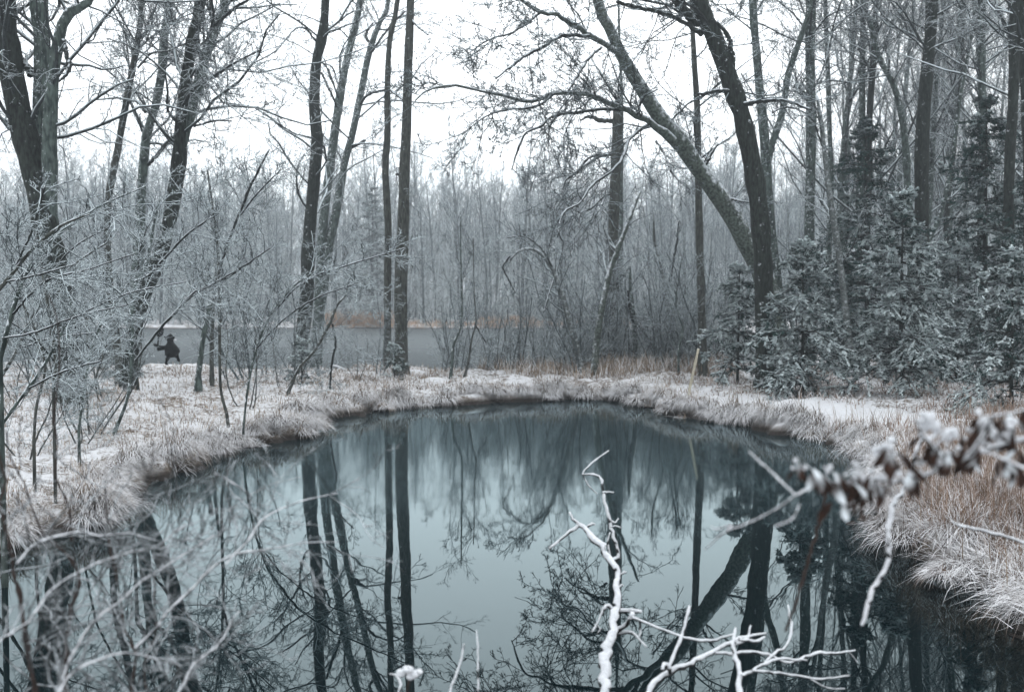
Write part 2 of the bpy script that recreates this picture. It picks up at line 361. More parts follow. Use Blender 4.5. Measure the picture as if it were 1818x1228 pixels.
def bark_mesh(name, P, R, mat, parent, base, sides=10, amp=.06):
    V, Q, T = lumpy(P, R, sides, amp)
    return mesh_from(name, V, Q, mat, parent, base, smooth=True, tri=T)
def open_view(a):
    """drop shoots that grow across the gap in which the little figure stands"""
    P, R = a; d = P - np.array([0, 0, H]); cp, sp = math.cos(PITCH), math.sin(PITCH)
    dep = d[..., 1] * cp - d[..., 2] * sp; up = d[..., 1] * sp + d[..., 2] * cp
    px = CX + F * d[..., 0] / dep; py = CY - F * up / dep
    k = ~((px > 262) & (px < 345) & (py > 570) & (py < 660) & (d[..., 1] < 25)).any(-1)
    return P[k], R[k]
def twigs_for(Ps, Rs, dens=1., twig=.006, long=1., lv=3, up=.03, flat=0., wob=.2, t0=.25):
    """three levels of branches on each of the given polylines"""
    out = []
    for P, R in zip(Ps, Rs):
        ln = np.linalg.norm(np.diff(P, axis=0), axis=1).sum()
        n = max(2, int(ln * 3.3 * dens))
        a = grow(P[None], R[None], n, ('abs', 1.0 * long, 3.4 * long), t=(t0, 1), ang=(30, 75), up=up, wob=wob, K=7, rr=.32, rmin=twig * 1.5, flat=flat)
        # cap thickness of side branches
        a = open_view((a[0], np.minimum(a[1], .03))); out.append((a, 4))
        b = grow(*a, 8, (.25, .6), t=(.12, 1), ang=(30, 65), up=up, wob=wob, K=5, rr=.55, rmin=twig * 1.15, flat=flat); b = open_view(b); out.append((b, 3))
        if lv > 2:
            c = grow(*b, 5, (.25, .7), t=(.15, 1), ang=(25, 65), up=up, wob=wob, K=4, rr=.6, rmin=twig * .85, flat=flat); c = open_view(c); out.append((c, 3))
        if lv > 3:
            d = grow(*c, 3, (.3, .8), t=(.15, 1), ang=(25, 65), up=up, wob=wob * .8, K=3, rr=.7, rmin=twig * .7, flat=flat); d = open_view(d); out.append((d, 3))
    return merge([tube(a[0], a[1], s) for a, s in out])
def traced_tree(name, trunk, Y, label, cat='tree', bark='bark_grey', limbs=(), stems=(), twigm='twig', dens=1., twig=.0066, long=1.05, lv=4, up=.03,
                Ytop=None, group=None, t0=.25, limbtw=1.5, sides=10, ext=True, wob=.2, ground=True):
    Yt = Y if Ytop is None else Ytop
    tr = list(trunk)
    if ext:   # carry the trunk on beyond the top of the frame
        (x1, y1, w1), (x0, y0, w0) = tr[-1], tr[-2]
        if y1 <= 5:
            k = 260 / max(30., y0 - y1); tr.append((x1 + (x1 - x0) * k * .6, y1 - 260, w1 * .72)); tr.append((x1 + (x1 - x0) * k * .9, y1 - 480, w1 * .4))
    P, R = limb_pts(tr, Y, Yt, 40)
    if ground:
        x, y = P[0, 0], P[0, 1]; z = gz(x, y)
        flare = 1.35
        P = np.concatenate([[[x, y, z - .25]], [[x, y, z + .05]], P[P[:, 2] > z + .2]]); R = np.r_[R[0] * flare, R[0] * flare, R[-(len(P) - 2):]]
        R[2] *= 1.12
        base = np.array([x, y, z])
    else: base = P[0].copy()
    root = empty(name, base, 0, label, cat, group)
    bark_mesh('trunk', P, R, M[bark], root, base, sides, .05)
    Ls = [(P[6:], R[6:])]; 
    for st in stems:
        p, r = limb_pts(st[0] if not (st[0][-1][1] <= 5) else list(st[0]) + [(2 * st[0][-1][0] - st[0][-2][0], st[0][-1][1] - 200, st[0][-1][2] * .6)], st[1], st[2], 30)
        bark_mesh('stem', p, r, M[st[3] if len(st) > 3 else bark], root, base, 9, .05); Ls.append((p, r))
    LL = []
    for lb in limbs:
        p, r = limb_pts(lb[0], lb[1], lb[2], 26, .0 if len(lb) < 4 else lb[3])
        p[1:-1] += rng.normal(size=(24, 3)) * r[1:-1, None] * .22
        bark_mesh('limb', p, r, M['bark_limb' if r.max() / Y * F < 4.6 else bark], root, base, 7, .06); LL.append((p, r))
    parts = []
    if dens > 0: parts.append(twigs_for([l[0] for l in Ls], [l[1] for l in Ls], dens, twig, long, lv, up, t0=t0, wob=wob))
    if LL: parts.append(twigs_for([l[0] for l in LL], [l[1] for l in LL], dens * limbtw if dens > 0 else limbtw, twig, long * .62, lv, up, t0=.05, wob=wob))
    if parts:
        V, Q = merge(parts); o = mesh_from('crown', V, Q, M[twigm], root, base)
        o['kind'] = 'stuff'
    return root

# left edge, three-stemmed
traced_tree('bare_tree', [(122, 655, 44), (112, 560, 42), (98, 470, 42), (75, 370, 42), (52, 270, 44), (30, 180, 42), (14, 90, 44), (4, 0, 42)], 17,
    'thick dark multi-stemmed tree at the left edge of the woods', bark='bark_dark', dens=.9, twig=.005, long=1.1,
    stems=[([(84, 400, 18), (76, 330, 24), (68, 250, 26), (72, 180, 28), (75, 80, 28), (68, 0, 30)], 17.05, 17.4, 'bark_grey'),
           ([(94, 430, 18), (90, 340, 24), (88, 250, 26), (95, 130, 20), (112, 40, 20), (135, 15, 17), (160, -5, 14)], 17.05, 16.2, 'bark_grey')],
    limbs=[([(112, 72, 8), (118, 100, 8), (124, 120, 8), (112, 138, 6), (104, 145, 4)], 16.5, 16.2), ([(55, 130, 16), (45, 115, 10), (30, 90, 6)], 17, 17.5)])
traced_tree('bare_tree', [(212, 650, 13), (204, 580, 13), (193, 480, 12), (192, 360, 12), (208, 270, 12), (226, 170, 11), (243, 80, 10), (252, 0, 9)], 20,
    'slender reddish-brown trunk leaning right between the thick left tree and the forked tree', bark='bark_brown', dens=.9, long=1.2,
    limbs=[([(245, 85, 4), (270, 65, 4), (300, 45, 4), (330, 35, 3)], 20, 21), ([(245, 120, 4), (270, 95, 4), (300, 90, 3), (345, 70, 2)], 20, 18)])
traced_tree('bare_tree', [(232, 650, 24), (236, 590, 22), (242, 500, 20), (248, 400, 18), (252, 330, 16), (260, 240, 16), (276, 190, 14), (288, 120, 14), (292, 60, 15), (302, 0, 14)], 22,
    'grey crooked trunk with a broken knob, second of the group left of the forked tree', bark='bark_grey', dens=.8, long=1.1,
    limbs=[([(253, 300, 7), (275, 280, 7), (300, 250, 7), (318, 235, 5)], 22, 22), ([(288, 108, 7), (305, 105, 7), (318, 118, 6), (345, 135, 5), (372, 152, 5), (395, 182, 4)], 22, 21),
           ([(258, 200, 5), (252, 190, 5), (243, 192, 4)], 22, 22)])
traced_tree('bare_tree', [(228, 660, 27), (236, 600, 26), (252, 530, 26), (275, 475, 26), (297, 410, 25), (312, 330, 25), (320, 260, 25), (327, 170, 21), (340, 80, 20), (356, 0, 19)], 19,
    'snow-speckled tree curving up from lower left into a tall fork left of the central trunks', bark='bark_dark', dens=.9, long=1.3,
    stems=[([(322, 260, 20), (335, 210, 20), (352, 150, 19), (368, 90, 17), (388, 35, 17), (400, 0, 15)], 19, 19.5, 'bark_grey')],
    limbs=[([(345, 225, 4), (380, 215, 4), (410, 215, 3)], 19, 18), ([(375, 52, 7), (410, 20, 6), (440, 0, 5)], 19.2, 18.5),
           ([(320, 200, 8), (350, 150, 6), (380, 135, 6), (420, 110, 4), (460, 90, 3)], 19, 17)])
# the centre-left group
traced_tree('bare_tree', [(530, 655, 27), (536, 600, 25), (545, 520, 25), (548, 430, 23), (556, 340, 22), (563, 250, 20), (558, 190, 19), (562, 110, 18), (573, 60, 17), (578, 0, 15)], 27,
    'tall dark trunk with a kink near its top, left of the two leaning stems', bark='bark_dark', dens=.5, long=1.3, t0=.1,
    limbs=[([(562, 75, 4), (540, 50, 4), (520, 55, 3), (490, 90, 3), (445, 115, 3)], 27, 25), ([(571, 130, 4), (580, 150, 4), (592, 175, 4), (597, 190, 3)], 27, 28.5),
           ([(572, 112, 3), (590, 120, 3), (600, 150, 3)], 27, 27)])
traced_tree('bare_tree', [(560, 640, 22), (566, 560, 20), (570, 450, 17), (575, 390, 16), (585, 300, 15), (598, 210, 15), (608, 145, 14), (622, 80, 12), (640, 0, 11)], 33,
    'pale leaning twin-stemmed tree right behind the tall dark kinked trunk', bark='bark_grey', dens=.5, long=1.5, t0=.3,
    stems=[([(568, 560, 16), (582, 450, 17), (598, 370, 16), (612, 290, 14), (625, 240, 13), (640, 170, 13), (655, 95, 11), (672, 45, 9), (690, 0, 8)], 33, 33.5)],
    limbs=[([(622, 262, 6), (635, 257, 5), (648, 248, 5)], 33.2, 33), ([(640, 185, 5), (655, 168, 5), (690, 160, 4), (716, 175, 4)], 33.2, 31),
           ([(655, 75, 5), (650, 62, 5), (662, 40, 3)], 33.2, 33), ([(612, 300, 4), (600, 310, 4), (588, 322, 4)], 33.2, 33),
           ([(655, 100, 5), (690, 50, 4), (720, 20, 3)], 33.4, 31)])
traced_tree('bare_tree', [(690, 662, 14), (688, 600, 14), (688, 500, 13), (689, 400, 13), (684, 300, 12), (688, 240, 12), (688, 150, 11), (692, 70, 10), (706, 0, 9)], 25,
    'slim straight brown trunk, the thinner of the close central pair', bark='bark_brown', dens=.22, long=.9, t0=.5,
    limbs=[([(692, 160, 4), (705, 170, 4), (722, 182, 3)], 25, 24.5)])
traced_tree('bare_tree', [(712, 668, 24), (712, 600, 23), (712, 500, 23), (716, 400, 21), (718, 300, 19), (722, 220, 17), (725, 100, 17), (729, 0, 15)], 24,
    'straight thick brown trunk, the wider of the close central pair', bark='bark_brown', dens=.2, long=1., t0=.5,
    limbs=[([(712, 311, 6), (706, 309, 5), (703, 311, 3)], 24, 24), ([(730, 35, 4), (745, 50, 4), (760, 62, 3)], 24, 23.5)])
# the big leaning tree on the right and its neighbours
traced_tree('leaning_tree', [(1378, 665, 36), (1372, 560, 36), (1352, 480, 36), (1325, 430, 35), (1290, 368, 34), (1240, 300, 31), (1215, 262, 31), (1190, 232, 30), (1165, 200, 27), (1135, 150, 24), (1107, 105, 21), (1082, 50, 19), (1060, 0, 17)], 21.5,
    'big grey tree leaning far left over the pond with snow along its upper side', bark='bark_lean', dens=.35, long=1.0, t0=.55, Ytop=20.5, limbtw=4.6, lv=4, twig=.0065, up=0.,
    twigm='twig_dark',
    limbs=[([(1195, 250, 16), (1160, 222, 13), (1110, 195, 11), (1075, 180, 10), (1040, 166, 9), (985, 165, 8), (945, 180, 7), (895, 170, 6), (840, 158, 5), (800, 153, 5), (760, 160, 4), (738, 178, 3)], 21, 18.5, .05),
           ([(1095, 92, 12), (1070, 75, 11), (1045, 64, 11), (1010, 38, 9), (985, 25, 8), (960, 22, 7), (925, 0, 6), (890, -25, 4)], 20.6, 18.5, .04),
           ([(1045, 64, 7), (1000, 64, 7), (970, 80, 6), (940, 95, 6), (915, 112, 5), (880, 140, 3)], 20.2, 18.5, .04),
           ([(1112, 195, 6), (1060, 195, 6), (1020, 200, 6), (980, 207, 5), (960, 225, 5), (935, 235, 4), (920, 265, 4), (908, 302, 2)], 20.6, 19.4, .04),
           ([(1150, 222, 7), (1120, 245, 6), (1105, 280, 6), (1085, 305, 5), (1050, 330, 5), (1030, 360, 4), (1000, 378, 4), (990, 422, 2)], 20.9, 19, .04),
           ([(1085, 275, 4), (1050, 278, 4), (1028, 300, 4), (1005, 320, 4), (1000, 340, 3), (1018, 362, 2)], 20.7, 20, .03),
           ([(1068, 84, 5), (1045, 105, 5), (1025, 135, 5), (1010, 160, 3)], 20.3, 19.5),
           ([(985, 165, 5), (950, 190, 5), (900, 195, 4), (860, 208, 3), (820, 240, 2)], 19.8, 18.3, .04),
           ([(1082, 345, 4), (1070, 350, 4), (1050, 370, 4), (1030, 380, 3), (1028, 405, 2)], 20.6, 20),
           ([(960, 22, 5), (930, 45, 4), (905, 60, 4), (870, 70, 3), (830, 95, 2)], 19.6, 18.2, .04),
           ([(1183, 222, 5), (1200, 205, 4), (1225, 182, 4), (1262, 165, 4), (1310, 155, 3)], 21, 21),
           ([(1250, 300, 5), (1262, 275, 5), (1275, 255, 3)], 21.4, 21.4), ([(1165, 250, 4), (1180, 275, 3), (1190, 305, 2)], 21, 20.6),
           ([(1285, 350, 5), (1310, 356, 5), (1335, 360, 4)], 21.4, 20.5)])
traced_tree('bare_tree', [(1362, 690, 40), (1360, 640, 36), (1358, 560, 34), (1355, 470, 34), (1348, 380, 33), (1337, 300, 32), (1318, 210, 31), (1292, 130, 31), (1266, 60, 31), (1240, -5, 30)], 19.6,
    'almost black thick trunk rising in front of the foot of the leaning tree', bark='bark_dark', dens=.7, long=1.2, t0=.45, twigm='twig_dark',
    limbs=[([(1246, 62, 10), (1215, 40, 8), (1180, 25, 8), (1140, 15, 7), (1095, 3, 6)], 19.6, 18.5), ([(1240, 45, 13), (1215, 20, 13), (1195, -5, 12)], 19.6, 19),
           ([(1300, 120, 12), (1298, 90, 10), (1290, 60, 8), (1272, 40, 5)], 19.6, 19.4), ([(1308, 165, 7), (1280, 160, 6), (1240, 168, 5)], 19.6, 19),
           ([(1322, 185, 9), (1350, 180, 8), (1390, 178, 7), (1440, 195, 4)], 19.4, 18.6), ([(1255, 20, 8), (1245, -5, 7)], 19.6, 19.6)])
traced_tree('bare_tree', [(1392, 640, 22), (1380, 520, 20), (1370, 420, 18), (1363, 330, 17), (1355, 220, 17), (1348, 150, 15), (1342, 80, 14), (1336, 0, 13)], 26,
    'greenish-grey trunk directly right of the thick black trunk, forking beside it', bark='bark_grey', dens=1., long=1.3, t0=.45,
    stems=[([(1363, 300, 9), (1368, 262, 13), (1385, 215, 13), (1392, 180, 12), (1400, 130, 11), (1420, 70, 10), (1440, 0, 9)], 26, 25)])
traced_tree('bare_tree', [(1248, 662, 15), (1246, 560, 14), (1242, 430, 13), (1240, 330, 12), (1238, 200, 11), (1232, 100, 9), (1228, 0, 8)], 23.5,
    'thin straight dark trunk that the leaning tree crosses', bark='bark_brown', dens=.8, long=.9, t0=.2, twigm='twig_dark')
traced_tree('broken_tree', [(1085, 650, 22), (1088, 560, 20), (1090, 470, 18), (1089, 400, 19), (1092, 330, 19), (1095, 250, 19), (1098, 190, 18), (1099, 176, 12)], 27,
    'broken-topped dead brown trunk in the middle right with a short stub limb', bark='bark_brown', dens=.3, long=.5, t0=.1, twigm='twig_dark',
    limbs=[([(1092, 216, 9), (1065, 213, 9), (1045, 208, 6), (1030, 214, 3)], 27, 27), ([(1084, 275, 6), (1060, 280, 5), (1030, 300, 4), (1003, 320, 2)], 27, 26.5),
           ([(1080, 305, 5), (1075, 300, 5), (1070, 297, 3)], 27, 27), ([(1096, 178, 3), (1102, 168, 3), (1098, 158, 2)], 27, 27)])
traced_tree('bare_tree', [(1100, 640, 8), (1102, 480, 8), (1103, 330, 7), (1104, 180, 6), (1100, 80, 5), (1098, 0, 4)], 34,
    'very thin pole-like tree right behind the broken-topped trunk', bark='bark_grey', dens=.5, long=.7)
traced_tree('birch_tree', [(1056, 655, 13), (1060, 600, 13), (1070, 540, 11), (1085, 475, 10), (1108, 415, 8), (1125, 370, 6), (1137, 340, 4)], 24,
    'small tree leaning right across the broken-topped trunk, snow on its bark', bark='bark_lean', dens=.7, long=.7, ext=False)
traced_tree('birch_tree', [(1032, 655, 11), (1022, 610, 11), (1008, 560, 10), (995, 515, 9), (982, 480, 8), (965, 455, 7), (945, 442, 6), (922, 445, 5), (905, 462, 3)], 24.5,
    'pale snow-crusted small tree arching over to the left like a hook', bark='bark_pale', dens=1., long=.6, ext=False, twigm='twig_frost',
    limbs=[([(905, 455, 4), (893, 475, 3), (905, 500, 3), (915, 520, 2)], 24.5, 24.5), ([(982, 478, 4), (960, 440, 3), (930, 420, 3), (900, 422, 2)], 24.5, 24),
           ([(985, 490, 3), (975, 520, 3), (965, 555, 2)], 24.5, 24)])
# right-hand woods
traced_tree('bare_tree', [(1437, 640, 20), (1437, 520, 19), (1437, 400, 18), (1439, 300, 18), (1440, 190, 17), (1438, 90, 17), (1440, 0, 16)], 27,
    'straight brown trunk above the low snowy conifer right of the black trunk', bark='bark_grey', dens=1., long=1.4, t0=.3)
traced_tree('birch_tree', [(1512, 660, 13), (1502, 560, 12), (1492, 470, 11), (1480, 390, 11), (1467, 300, 9), (1458, 220, 7), (1450, 170, 5)], 22,
    'pale snow-plastered slender trunk leaning left in front of the dark conifer', bark='bark_pale', dens=.5, long=1.2, ext=False,
    limbs=[([(1460, 260, 3), (1440, 210, 3), (1400, 190, 3), (1370, 200, 2)], 22, 21)])
traced_tree('bare_tree', [(1632, 640, 25), (1634, 500, 24), (1637, 400, 24), (1636, 300, 24), (1640, 200, 23), (1650, 80, 20), (1655, 0, 19)], 25,
    'thick straight dark trunk between the two tall right conifers', bark='bark_dark', dens=1., long=1.4, t0=.4, twigm='twig')
for i, (pts, Y, lab) in enumerate([
    ([(1465, 640, 12), (1470, 480, 11), (1475, 330, 10), (1472, 200, 9), (1468, 80, 8), (1465, 0, 7)], 31, 'narrow trunk just right of the straight brown one in the right woods'),
    ([(1530, 640, 15), (1535, 480, 14), (1541, 330, 13), (1543, 220, 11), (1551, 100, 10), (1556, 0, 9)], 30, 'grey forking trunk rising behind the dark conifer tip'),
    ([(1620, 640, 13), (1618, 480, 13), (1613, 380, 13), (1607, 250, 12), (1590, 160, 10), (1560, 100, 9), (1540, 20, 8), (1530, 0, 7)], 28, 'grey trunk bending left just left of the thick straight dark one'),
    ([(1700, 640, 9), (1680, 420, 9), (1690, 300, 8), (1705, 150, 7), (1712, 0, 6)], 30, 'thin trunk right of the thick straight dark one'),
    ([(1745, 640, 17), (1745, 440, 16), (1745, 300, 14), (1744, 160, 13), (1742, 0, 12)], 25, 'straight trunk above the rightmost tall conifer'),
    ([(1790, 640, 22), (1790, 450, 20), (1792, 300, 18), (1800, 150, 17), (1800, 0, 18)], 21, 'dark trunk near the right edge of the woods'),
    ([(1835, 660, 24), (1830, 450, 22), (1826, 250, 20), (1818, 100, 18), (1812, 0, 16)], 18, 'dark trunk cut by the right edge of the picture')]):
    traced_tree('bare_tree', pts, Y, lab, bark=['bark_grey', 'bark_dark'][i % 2 if i < 5 else 1], dens=1.1, long=1.4, t0=.35)
traced_tree('bare_tree', [(1625, 640, 8), (1640, 460, 8), (1670, 380, 8), (1690, 280, 7), (1705, 170, 6), (1725, 60, 5), (1730, 0, 5)], 27,
    'thin trunk slanting right, crossing behind the thick straight dark trunk', bark='bark_grey', dens=1., long=1.2)
print('traced trees done')

# ------------------------------------------------------------------ small trees and saplings, traced
def sapling(name, pts, Y, label, cat='sapling', dens=1., twigm='twig_frost', bark='bark_grey', limbs=(), twig=.0035, long=.55, lv=4, ground=True, Y1=None, up=.02):
    return traced_tree(name, pts, Y, label, cat, bark, limbs, twigm=twigm, dens=dens, twig=twig, long=long, lv=lv, up=up, t0=.15, sides=6, ext=False, Ytop=Y1, ground=ground)
SAP = [
 ([(204, 765, 6), (225, 710, 6), (233, 650, 6), (235, 560, 6), (236, 520, 9), (248, 495, 8), (262, 460, 6), (275, 390, 4), (285, 350, 2)], 13, 'crooked sapling forking low on the left bank',
   [([(240, 500, 6), (262, 490, 5), (300, 450, 4), (340, 410, 4), (390, 378, 2)], 13, 12.5), ([(245, 480, 3), (250, 440, 3), (262, 400, 2)], 13, 13), ([(240, 640, 4), (275, 595, 5), (320, 545, 5), (350, 515, 4), (400, 495, 3), (460, 455, 2)], 13, 12.5),
    ([(325, 540, 3), (350, 520, 3), (420, 480, 3), (480, 440, 2)], 12.8, 12)]),
 ([(405, 742, 5), (392, 690, 5), (390, 600, 5), (390, 520, 5), (386, 440, 5), (378, 370, 4), (368, 300, 3)], 14.5, 'upright dark-stemmed sapling left of centre on the bank',
   [([(390, 480, 4), (405, 430, 5), (425, 380, 5), (450, 320, 5), (478, 265, 3)], 14.5, 14.5), ([(425, 385, 3), (460, 340, 3), (500, 300, 2)], 14.5, 14)]),
 ([(352, 668, 10), (358, 620, 9), (366, 570, 9), (372, 540, 8)], 19, 'short dark stub trunk left of the far pond opening', []),
 ([(376, 668, 8), (376, 600, 8), (378, 550, 7), (384, 480, 4)], 20, 'short grey stub trunk beside the dark stub', []),
 ([(432, 760, 4), (440, 690, 4), (455, 620, 4), (480, 560, 4), (520, 510, 3), (560, 480, 2)], 14, 'thin sapling spreading right towards the central trunks',
   [([(455, 620, 3), (500, 570, 3), (560, 530, 3), (640, 500, 2)], 14, 13.5), ([(480, 560, 3), (540, 500, 3), (620, 470, 3), (720, 440, 2)], 14, 13)]),
 ([(512, 700, 5), (530, 655, 5), (560, 620, 5), (585, 575, 5), (600, 540, 4), (625, 515, 2)], 19, 'dark curved sapling at the near end of the far pond opening',
   [([(590, 575, 4), (596, 610, 4), (590, 640, 4), (586, 690, 4)], 19, 19)]),
 ([(800, 672, 5), (803, 640, 5), (806, 610, 5), (818, 580, 4), (820, 540, 4), (818, 450, 3), (818, 380, 2)], 23, 'thin sapling alone in front of the far pond, left of its twin', []),
 ([(825, 672, 4), (832, 640, 4), (838, 600, 3), (845, 570, 3), (842, 520, 2), (840, 420, 2)], 23, 'thin sapling alone in front of the far pond, right of its twin',
   [([(843, 575, 3), (855, 595, 3), (865, 612, 2)], 23, 23)]),
 ([(1125, 655, 9), (1128, 610, 9), (1125, 560, 8), (1120, 520, 7), (1118, 470, 4)], 26, 'short leafless trunk in the thicket right of the broken tree',
   [([(1125, 575, 4), (1118, 545, 4), (1115, 515, 3)], 26, 25)]),
 ([(1175, 655, 7), (1180, 600, 7), (1182, 540, 6), (1175, 480, 5), (1162, 430, 4), (1160, 380, 2)], 28, 'curving sapling midway between the broken tree and the thin straight trunk',
   [([(1182, 560, 5), (1190, 500, 4), (1200, 440, 4), (1205, 390, 2)], 28, 28)]),
 ([(1205, 665, 4), (1205, 620, 4), (1212, 585, 4), (1205, 560, 3), (1200, 530, 3), (1210, 460, 2)], 23, 'snow-lined crooked sapling just left of the thin straight trunk', []),
 ([(95, 700, 5), (98, 640, 5), (88, 560, 5), (75, 480, 4), (60, 400, 3)], 9, 'brown upright sapling on the near left bank',
   [([(92, 600, 3), (140, 560, 3), (230, 520, 3), (330, 500, 2)], 9, 8.5), ([(95, 640, 3), (60, 600, 3), (0, 560, 2)], 9, 8.5), ([(80, 500, 3), (130, 440, 3), (200, 400, 2)], 9, 8.6)]),
 ([(0, 640, 8), (20, 560, 8), (50, 480, 7), (100, 420, 5), (170, 370, 4), (260, 330, 2)], 7, 'blurred snowy branchy shrub at the left edge',
   [([(20, 560, 4), (80, 500, 4), (150, 480, 3), (240, 450, 2)], 7, 6.6), ([(5, 600, 4), (60, 590, 4), (140, 560, 3), (230, 540, 2)], 7, 6.6)]),
 ([(-20, 700, 6), (20, 640, 6), (60, 560, 5), (120, 480, 4), (190, 430, 3)], 10, 'snowy shrub leaning right behind the left edge',
   [([(30, 620, 4), (90, 600, 3), (170, 590, 2)], 10, 9.5)]),
 ([(140, 760, 4), (150, 690, 4), (165, 610, 4), (200, 540, 3), (240, 490, 2)], 11, 'slim snowy sapling bending right on the left bank', [([(160, 620, 3), (120, 560, 3), (90, 500, 2)], 11, 11)]),
]
SAP += [
 ([(-40, 560, 7), (10, 500, 7), (60, 440, 6), (110, 400, 5), (160, 380, 3)], 6.5, 'snowy twiggy shrub top at the left edge below the thick trunk', [([(10, 500, 4), (60, 490, 4), (130, 470, 3)], 6.5, 6.3), ([(30, 470, 4), (60, 400, 4), (80, 330, 3)], 6.5, 6.5)]),
 ([(-30, 800, 6), (20, 730, 6), (70, 660, 5), (110, 590, 4), (130, 520, 3)], 8.0, 'snowy slanting shrub on the near left bank', [([(50, 690, 4), (110, 660, 4), (180, 640, 3)], 8, 7.8)]),
 ([(60, 780, 5), (65, 720, 5), (80, 650, 4), (60, 580, 4), (30, 520, 3)], 9.5, 'snowy shrub leaning left on the near left bank', []),
]
for i, (pts, Y, lab, lim) in enumerate(SAP):
    sapling('sapling', pts, Y, lab, limbs=lim, dens=1.6 if Y < 16 else 1.6, twig=.0028 if Y < 12 else .004, long=.42 if Y < 12 else .6,
            bark='bark_brown' if i % 2 else 'bark_grey', twigm='twig_frost')
print('saplings done')

# ------------------------------------------------------------------ prototypes for the woods
def proto_tree(seed, Ht, r0, lean, cover, twig, kind='tall', bark='bark_far', twigm='twig_frost', name='bare_tree', lvl=3, rings=6):
    r = np.random.default_rng(seed)
    K = 14; t = np.linspace(0, 1, K)
    P = np.zeros((1, K, 3)); a = r.uniform(0, 6.28)
    P[0, :, 2] = t * Ht - .3 * (t == 0)
    w = np.cumsum(r.normal(size=(K, 2)) * .02 * Ht / 8, 0); P[0, :, :2] = w * .6 + (t ** 1.5)[:, None] * lean * Ht * np.array([math.cos(a), math.sin(a)])
    P[0, 0, :2] = 0
    R = (r0 * (1 - .85 * t))[None]; R[0, 0] *= 1.3
    V, Q = tube(P, R, rings)
    root = empty(name, (0, 0, 0))
    mesh_from('trunk', V, Q, M[bark], root, smooth=True)
    b = grow(P, R, int(16 * cover), (.18, .42), t=(.22, 1), ang=(25, 55), up=.10, wob=.14, K=6, rr=.45, rmin=twig * 1.6, r=r)
    c = grow(*b, 7, (.3, .65), t=(.15, 1), ang=(25, 55), up=.08, wob=.16, K=5, rr=.5, rmin=twig * 1.1, r=r)
    d = grow(*c, 5, (.35, .8), t=(.15, 1), ang=(20, 50), up=.06, wob=.16, K=4, rr=.6, rmin=twig * .8, r=r)
    parts = [tube(*b, 4), tube(*c, 3), tube(*d, 3)]
    if lvl > 3:
        e = grow(*d, 3, (.4, .9), t=(.15, 1), ang=(20, 50), up=.05, wob=.15, K=3, rr=.7, rmin=twig * .7, r=r); parts.append(tube(*e, 3))
    V, Q = merge(parts); o = mesh_from('crown', V, Q, M[twigm], root); o['kind'] = 'stuff'
    return root
def proto_shrub(seed, Ht, twig, stems=4, bark='bark_far', twigm='twig_frost', name='bare_shrub', up=.06, spread=.5):
    r = np.random.default_rng(seed)
    K = 8; P = []
    for s in range(stems):
        a = r.uniform(0, 6.28); l = Ht * r.uniform(.6, 1); d = np.array([math.cos(a) * spread, math.sin(a) * spread, 1.]) ; d /= np.linalg.norm(d)
        q = [np.array([math.cos(a) * .08, math.sin(a) * .08, -.15])]
        for k in range(K - 1):
            d = nrm(d + r.normal(size=3) * .12 + np.array([0, 0, .03])); q.append(q[-1] + d * l / (K - 1))
        P.append(q)
    P = np.array(P); R = np.repeat((np.linspace(1, .3, K) * Ht * .005 + twig)[None], stems, 0)
    root = empty(name, (0, 0, 0))
    V, Q = tube(P, R, 5); mesh_from('stems', V, Q, M[bark], root, smooth=True)
    b = grow(P, R, 12, (.22, .5), t=(.12, 1), ang=(30, 65), up=up, wob=.16, K=5, rr=.5, rmin=twig * 1.3, r=r)
    c = grow(*b, 6, (.3, .7), t=(.1, 1), ang=(25, 60), up=up * .5, wob=.15, K=4, rr=.6, rmin=twig, r=r)
    d = grow(*c, 4, (.35, .8), t=(.1, 1), ang=(25, 60), up=up * .4, wob=.15, K=3, rr=.7, rmin=twig * .8, r=r)
    V, Q = merge([tube(*b, 3), tube(*c, 3), tube(*d, 3)]); o = mesh_from('twigs', V, Q, M[twigm], root); o['kind'] = 'stuff'
    return root
_used = {}
def place(proto, x, y, rz, s, label, cat, group):
    k = proto.name
    if k not in _used: _used[k] = 1; o = proto
    else: o = copy_tree(proto)
    o.location = (x, y, gz(x, y)); o.rotation_euler.z = rz; o.scale = (s, s, s * random.uniform(.9, 1.1)); tag(o, label, cat, group)
    return o
random.seed(4)
